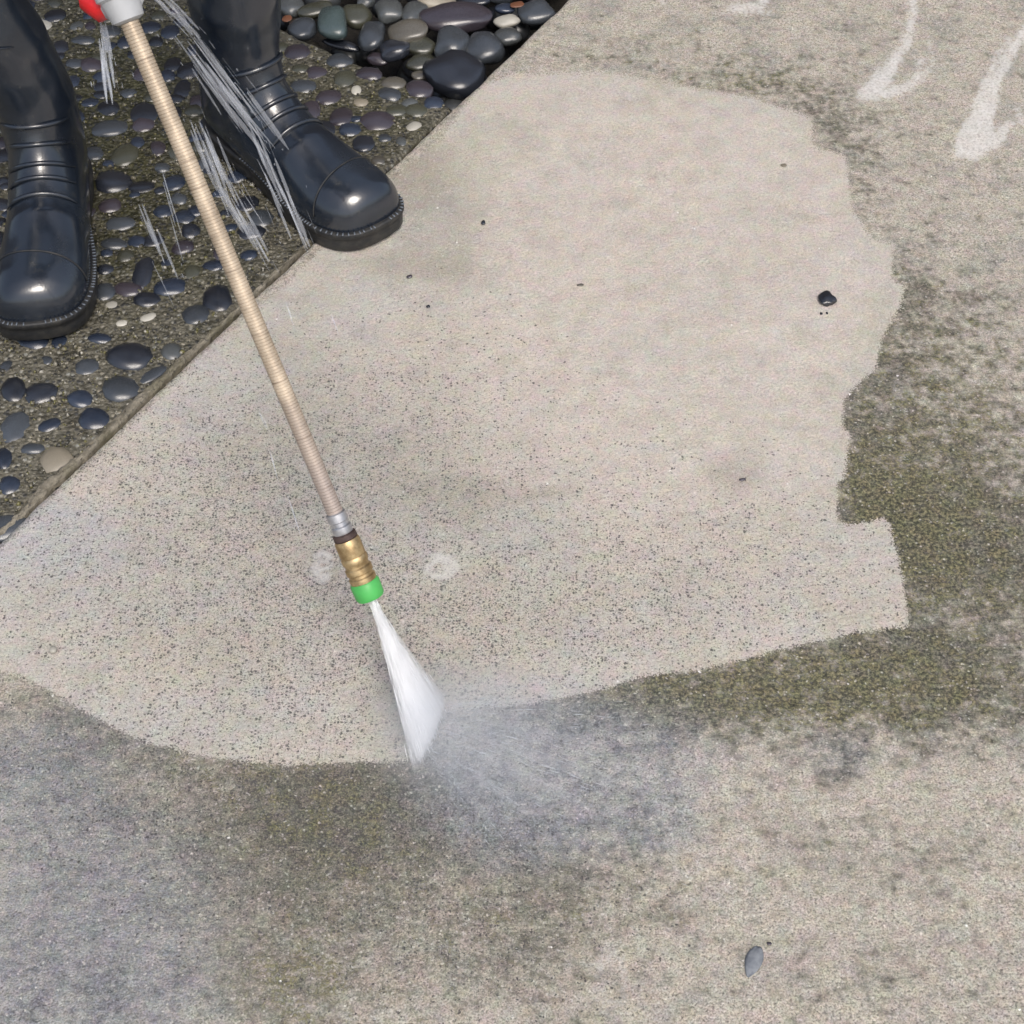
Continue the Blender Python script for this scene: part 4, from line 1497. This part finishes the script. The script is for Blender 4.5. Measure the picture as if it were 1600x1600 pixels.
def stream(a, b, w0, w1, n, lab, seed, sag=0.0):
    """tongues of clear water that break into threads and drops on the way from a to b"""
    rd = random.Random(seed)
    ps = []
    t = (b - a).normalized()
    s = t.cross(Vector(CF)).normalized()
    d_ = t.cross(s)
    ln = (b - a).length
    for i in range(max(4, n // 2)):                 # veils
        k0 = rd.random() * .55
        k1 = min(1, k0 + rd.uniform(.3, .6))
        y0 = max(-.7, min(.7, rd.gauss(0, .30)))
        y1 = y0 + rd.gauss(0, .08)
        pts, wid, thk = [], [], []
        wr = rd.uniform(.0004, .0020)
        m_ = 12
        for j in range(m_):
            f = j / (m_ - 1)
            k = k0 + (k1 - k0) * f
            w = w0 + (w1 - w0) * k
            pts.append(a.lerp(b, k) + s * (w * (y0 + (y1 - y0) * f)) + d_ * (w * .4 * math.sin(i * 1.7)))
            env = math.sin(math.pi * (f * .96 + .02)) ** .5
            wid.append(wr * env * rd.uniform(.8, 1.15) + .00005)
            thk.append(.00022 * env + .00004)
        ps.append(ribbon(pts, wid, thk, s))
    for i in range(n // 2):                         # threads
        k0 = rd.random() * .85
        k1 = min(1, k0 + rd.uniform(.06, .25))
        y0 = max(-1, min(1, rd.gauss(0, .45)))
        pts, rad = [], []
        r = rd.uniform(.00012, .00035)
        for j in range(7):
            f = j / 6
            k = k0 + (k1 - k0) * f
            w = w0 + (w1 - w0) * k
            pts.append(a.lerp(b, k) + s * (w * y0) + d_ * (w * .4 * math.sin(i * 2.1)))
            rad.append(r * math.sin(math.pi * (f * .92 + .04)) ** .6 * rd.uniform(.5, 1.4))
        ps.append(tube_data(pts, rad, 6))
    for i in range(n // 3):                         # drops that have come loose
        k = rd.random() ** .7
        w = (w0 + (w1 - w0) * k) * 1.5
        c_ = a.lerp(b, min(1, k)) + s * (w * rd.gauss(0, .5)) + d_ * (w * rd.gauss(0, .4))
        r = rd.uniform(.0003, .0007)
        st_ = rd.uniform(2.0, 6)
        ps.append(tube_data([c_ - t * r * st_, c_ - t * r * st_ * .6, c_, c_ + t * r * st_ * .6, c_ + t * r * st_], [r * .15, r * .75, r, r * .75, r * .15], 7))
    V, Fc = join_data(ps)
    return tag(link('water_stream', pydata('water_stream', V, Fc), WATER), lab, 'water', 'water leaking from the coupling')


stream(G(154, 16, .49), G(176, 158, .42), .007, .016, 26, 'short clear stream of water falling straight below the red guard', 1)
stream(G(232, -20, .50), G(312, 62, .40), .010, .012, 24, 'water splash over the boot shaft at the top edge', 2)
stream(G(285, 45, .42), G(425, 235, .20), .018, .026, 60, 'thick slanting splash of water across the boot shaft', 3)
stream(G(395, 190, .22), G(475, 385, .04), .018, .020, 26, 'lower end of the splash running over the boot instep', 4)
stream(G(300, 170, .28), G(365, 330, .12), .014, .018, 34, 'water splash between the lance and the boot', 5)
stream(G(340, 265, .18), G(428, 425, .01), .016, .016, 26, 'thin splash falling to the slab joint behind the lance', 6)
stream(G(218, 315, .16), G(282, 470, .01), .016, .014, 12, 'faint water threads falling on the paving left of the lance', 7)
stream(G(244, 255, .20), G(290, 415, .06), .010, .012, 8, 'faintest water threads close left of the lance', 8)
# single drops in flight over the slab
DROPL = ['thin streak of a falling drop just right of the lance near the joint', 'short bright drop streak right of the lance below the boot toe',
         'short drop streak left of the lance at its middle', 'long drop streak left of the lance just above the brass coupling',
         'faint short drop streak beside another at the middle of the lance', 'tiny drop streak closest to the lance middle', 'drop streak left of the lower lance, above the longest one']
for i, (x0, y0, x1, y1, z) in enumerate([(446, 470, 462, 520, .06), (516, 488, 531, 528, .05), (404, 640, 416, 672, .05), (448, 770, 474, 850, .04), (412, 652, 420, 676, .05), (455, 660, 463, 690, .03), (420, 700, 437, 760, .04)]):
    v_, f_ = sliver(G(x0, y0, z + .02), G(x1, y1, z), .0009)
    tag(link('water_drop', pydata('water_drop', v_, f_), WATER, smooth=False), DROPL[i], 'water', 'water drops in flight over the slab')


# ------------------------------------------------------------------ small things lying on the slab
def chip(name, x, y, w, h, colr, rot, lab, cat, up=.6, seed=1, grp=None, sub=2):
    p = G(x, y)
    s = scale_at(p)
    if name == 'stone_crumb':
        w, h = w * .8, h * .8
    a, b = w / 2 / s, h / 2 / s / math.sin(math.atan2(CAMH, math.hypot(p.x, p.y)))
    me = stone_mesh(name, seed, sub, .27 if name == 'stone' else .26)
    me.materials.append(ST[colr])
    o = link(name, me)
    th = min(a, b) * up
    o.location = (p.x, p.y, th * .8)
    o.scale = (a, b, th)
    o.rotation_euler = (0, 0, rot)
    return tag(o, lab, cat, grp)


chip('stone', 1291, 470, 27, 21, 'black', .3, 'black stone lying alone on the clean slab at the right', 'stone', .45, 64, sub=3)
chip('stone_crumb', 1283, 491, 6, 5, 'black', 0, 'left crumb just below the lone black stone', 'stone', .6, 62)
chip('stone_crumb', 1292, 490, 5, 5, 'black', 0, 'right crumb just below the lone black stone', 'stone', .6, 63)
chip('stone_crumb', 755, 349, 9, 9, 'black', 0, 'tiny dark crumb on the slab right of the boot toe', 'stone', .6, 64)
chip('stone_crumb', 669, 480, 8, 6, 'black', 0, 'tiny black crumb below and right of the boot toe', 'stone', .6, 65)
chip('stone_crumb', 1224, 259, 12, 7, 'tan', .3, 'small tan crumb near the far corner of the clean patch', 'stone', .25, 66)
chip('stone_crumb', 1202, 1475, 11, 7, 'plum', .1, 'small dark crumb beside the grey leaf', 'stone', .5, 67)
chip('stone_chip', 84, 1018, 14, 10, 'pale', .2, 'pale stone chip at the left edge of the clean patch', 'stone', .7, 68)
chip('stone_chip', 157, 1080, 9, 8, 'pale', .2, 'tiny white chip at the lower left edge of the clean patch', 'stone', .9, 69)
chip('stone_crumb', 640, 433, 13, 6, 'plum', .2, 'small dark sliver on the slab just below the boot sole', 'stone', .5, 70)
chip('stone_crumb', 907, 446, 13, 5, 'brown', .0, 'thin brown sliver in the middle of the clean patch', 'stone', .5, 71)
chip('stone_crumb', 1160, 750, 15, 6, 'plum', .2, 'small dark sliver on the mottled patch left of the mossy corner', 'stone', .5, 72)

# grey leaf near the bottom edge
c0, c1 = G(1186, 1480), G(1168, 1527)
ax_ = (c1 - c0)
ln = ax_.length
ax_ = ax_.normalized()
sd_ = Vector((-ax_.y, ax_.x, 0))
V, Fc = [], []
nl, nw = 14, 7
for i in range(nl):
    f = i / (nl - 1)
    w = .0068 * math.sin(math.pi * min(1, f * .93 + .05)) ** .75 * (1.15 - .35 * f)
    for j in range(nw):
        g = (j / (nw - 1) - .5) * 2
        p = c0 + ax_ * (ln * f) + sd_ * (w * g)
        z = .0012 + .0007 * math.sin(f * 5) + .0012 * (1 - abs(g)) * math.sin(f * 3) + .0006 * math.sin(g * 3 + f * 4)
        V.append((p.x, p.y, z))
for i in range(nl - 1):
    for j in range(nw - 1):
        Fc.append((i * nw + j, (i + 1) * nw + j, (i + 1) * nw + j + 1, i * nw + j + 1))
m = Mat('grey_leaf')
n1 = m.noise(120, 4)
m.set(Base_Color=m.mix(m.step(n1, .3, .7), (.135, .150, .172), (.225, .240, .258)), Roughness=.8, Normal=m.bump(n1, .4, .001))
leaf = link('leaf', pydata('leaf', V, Fc), m.m)
so = leaf.modifiers.new('so', 'SOLIDIFY')
so.thickness = .0005
tag(leaf, 'small oval grey wet leaf lying on the slab near the bottom edge', 'leaf')
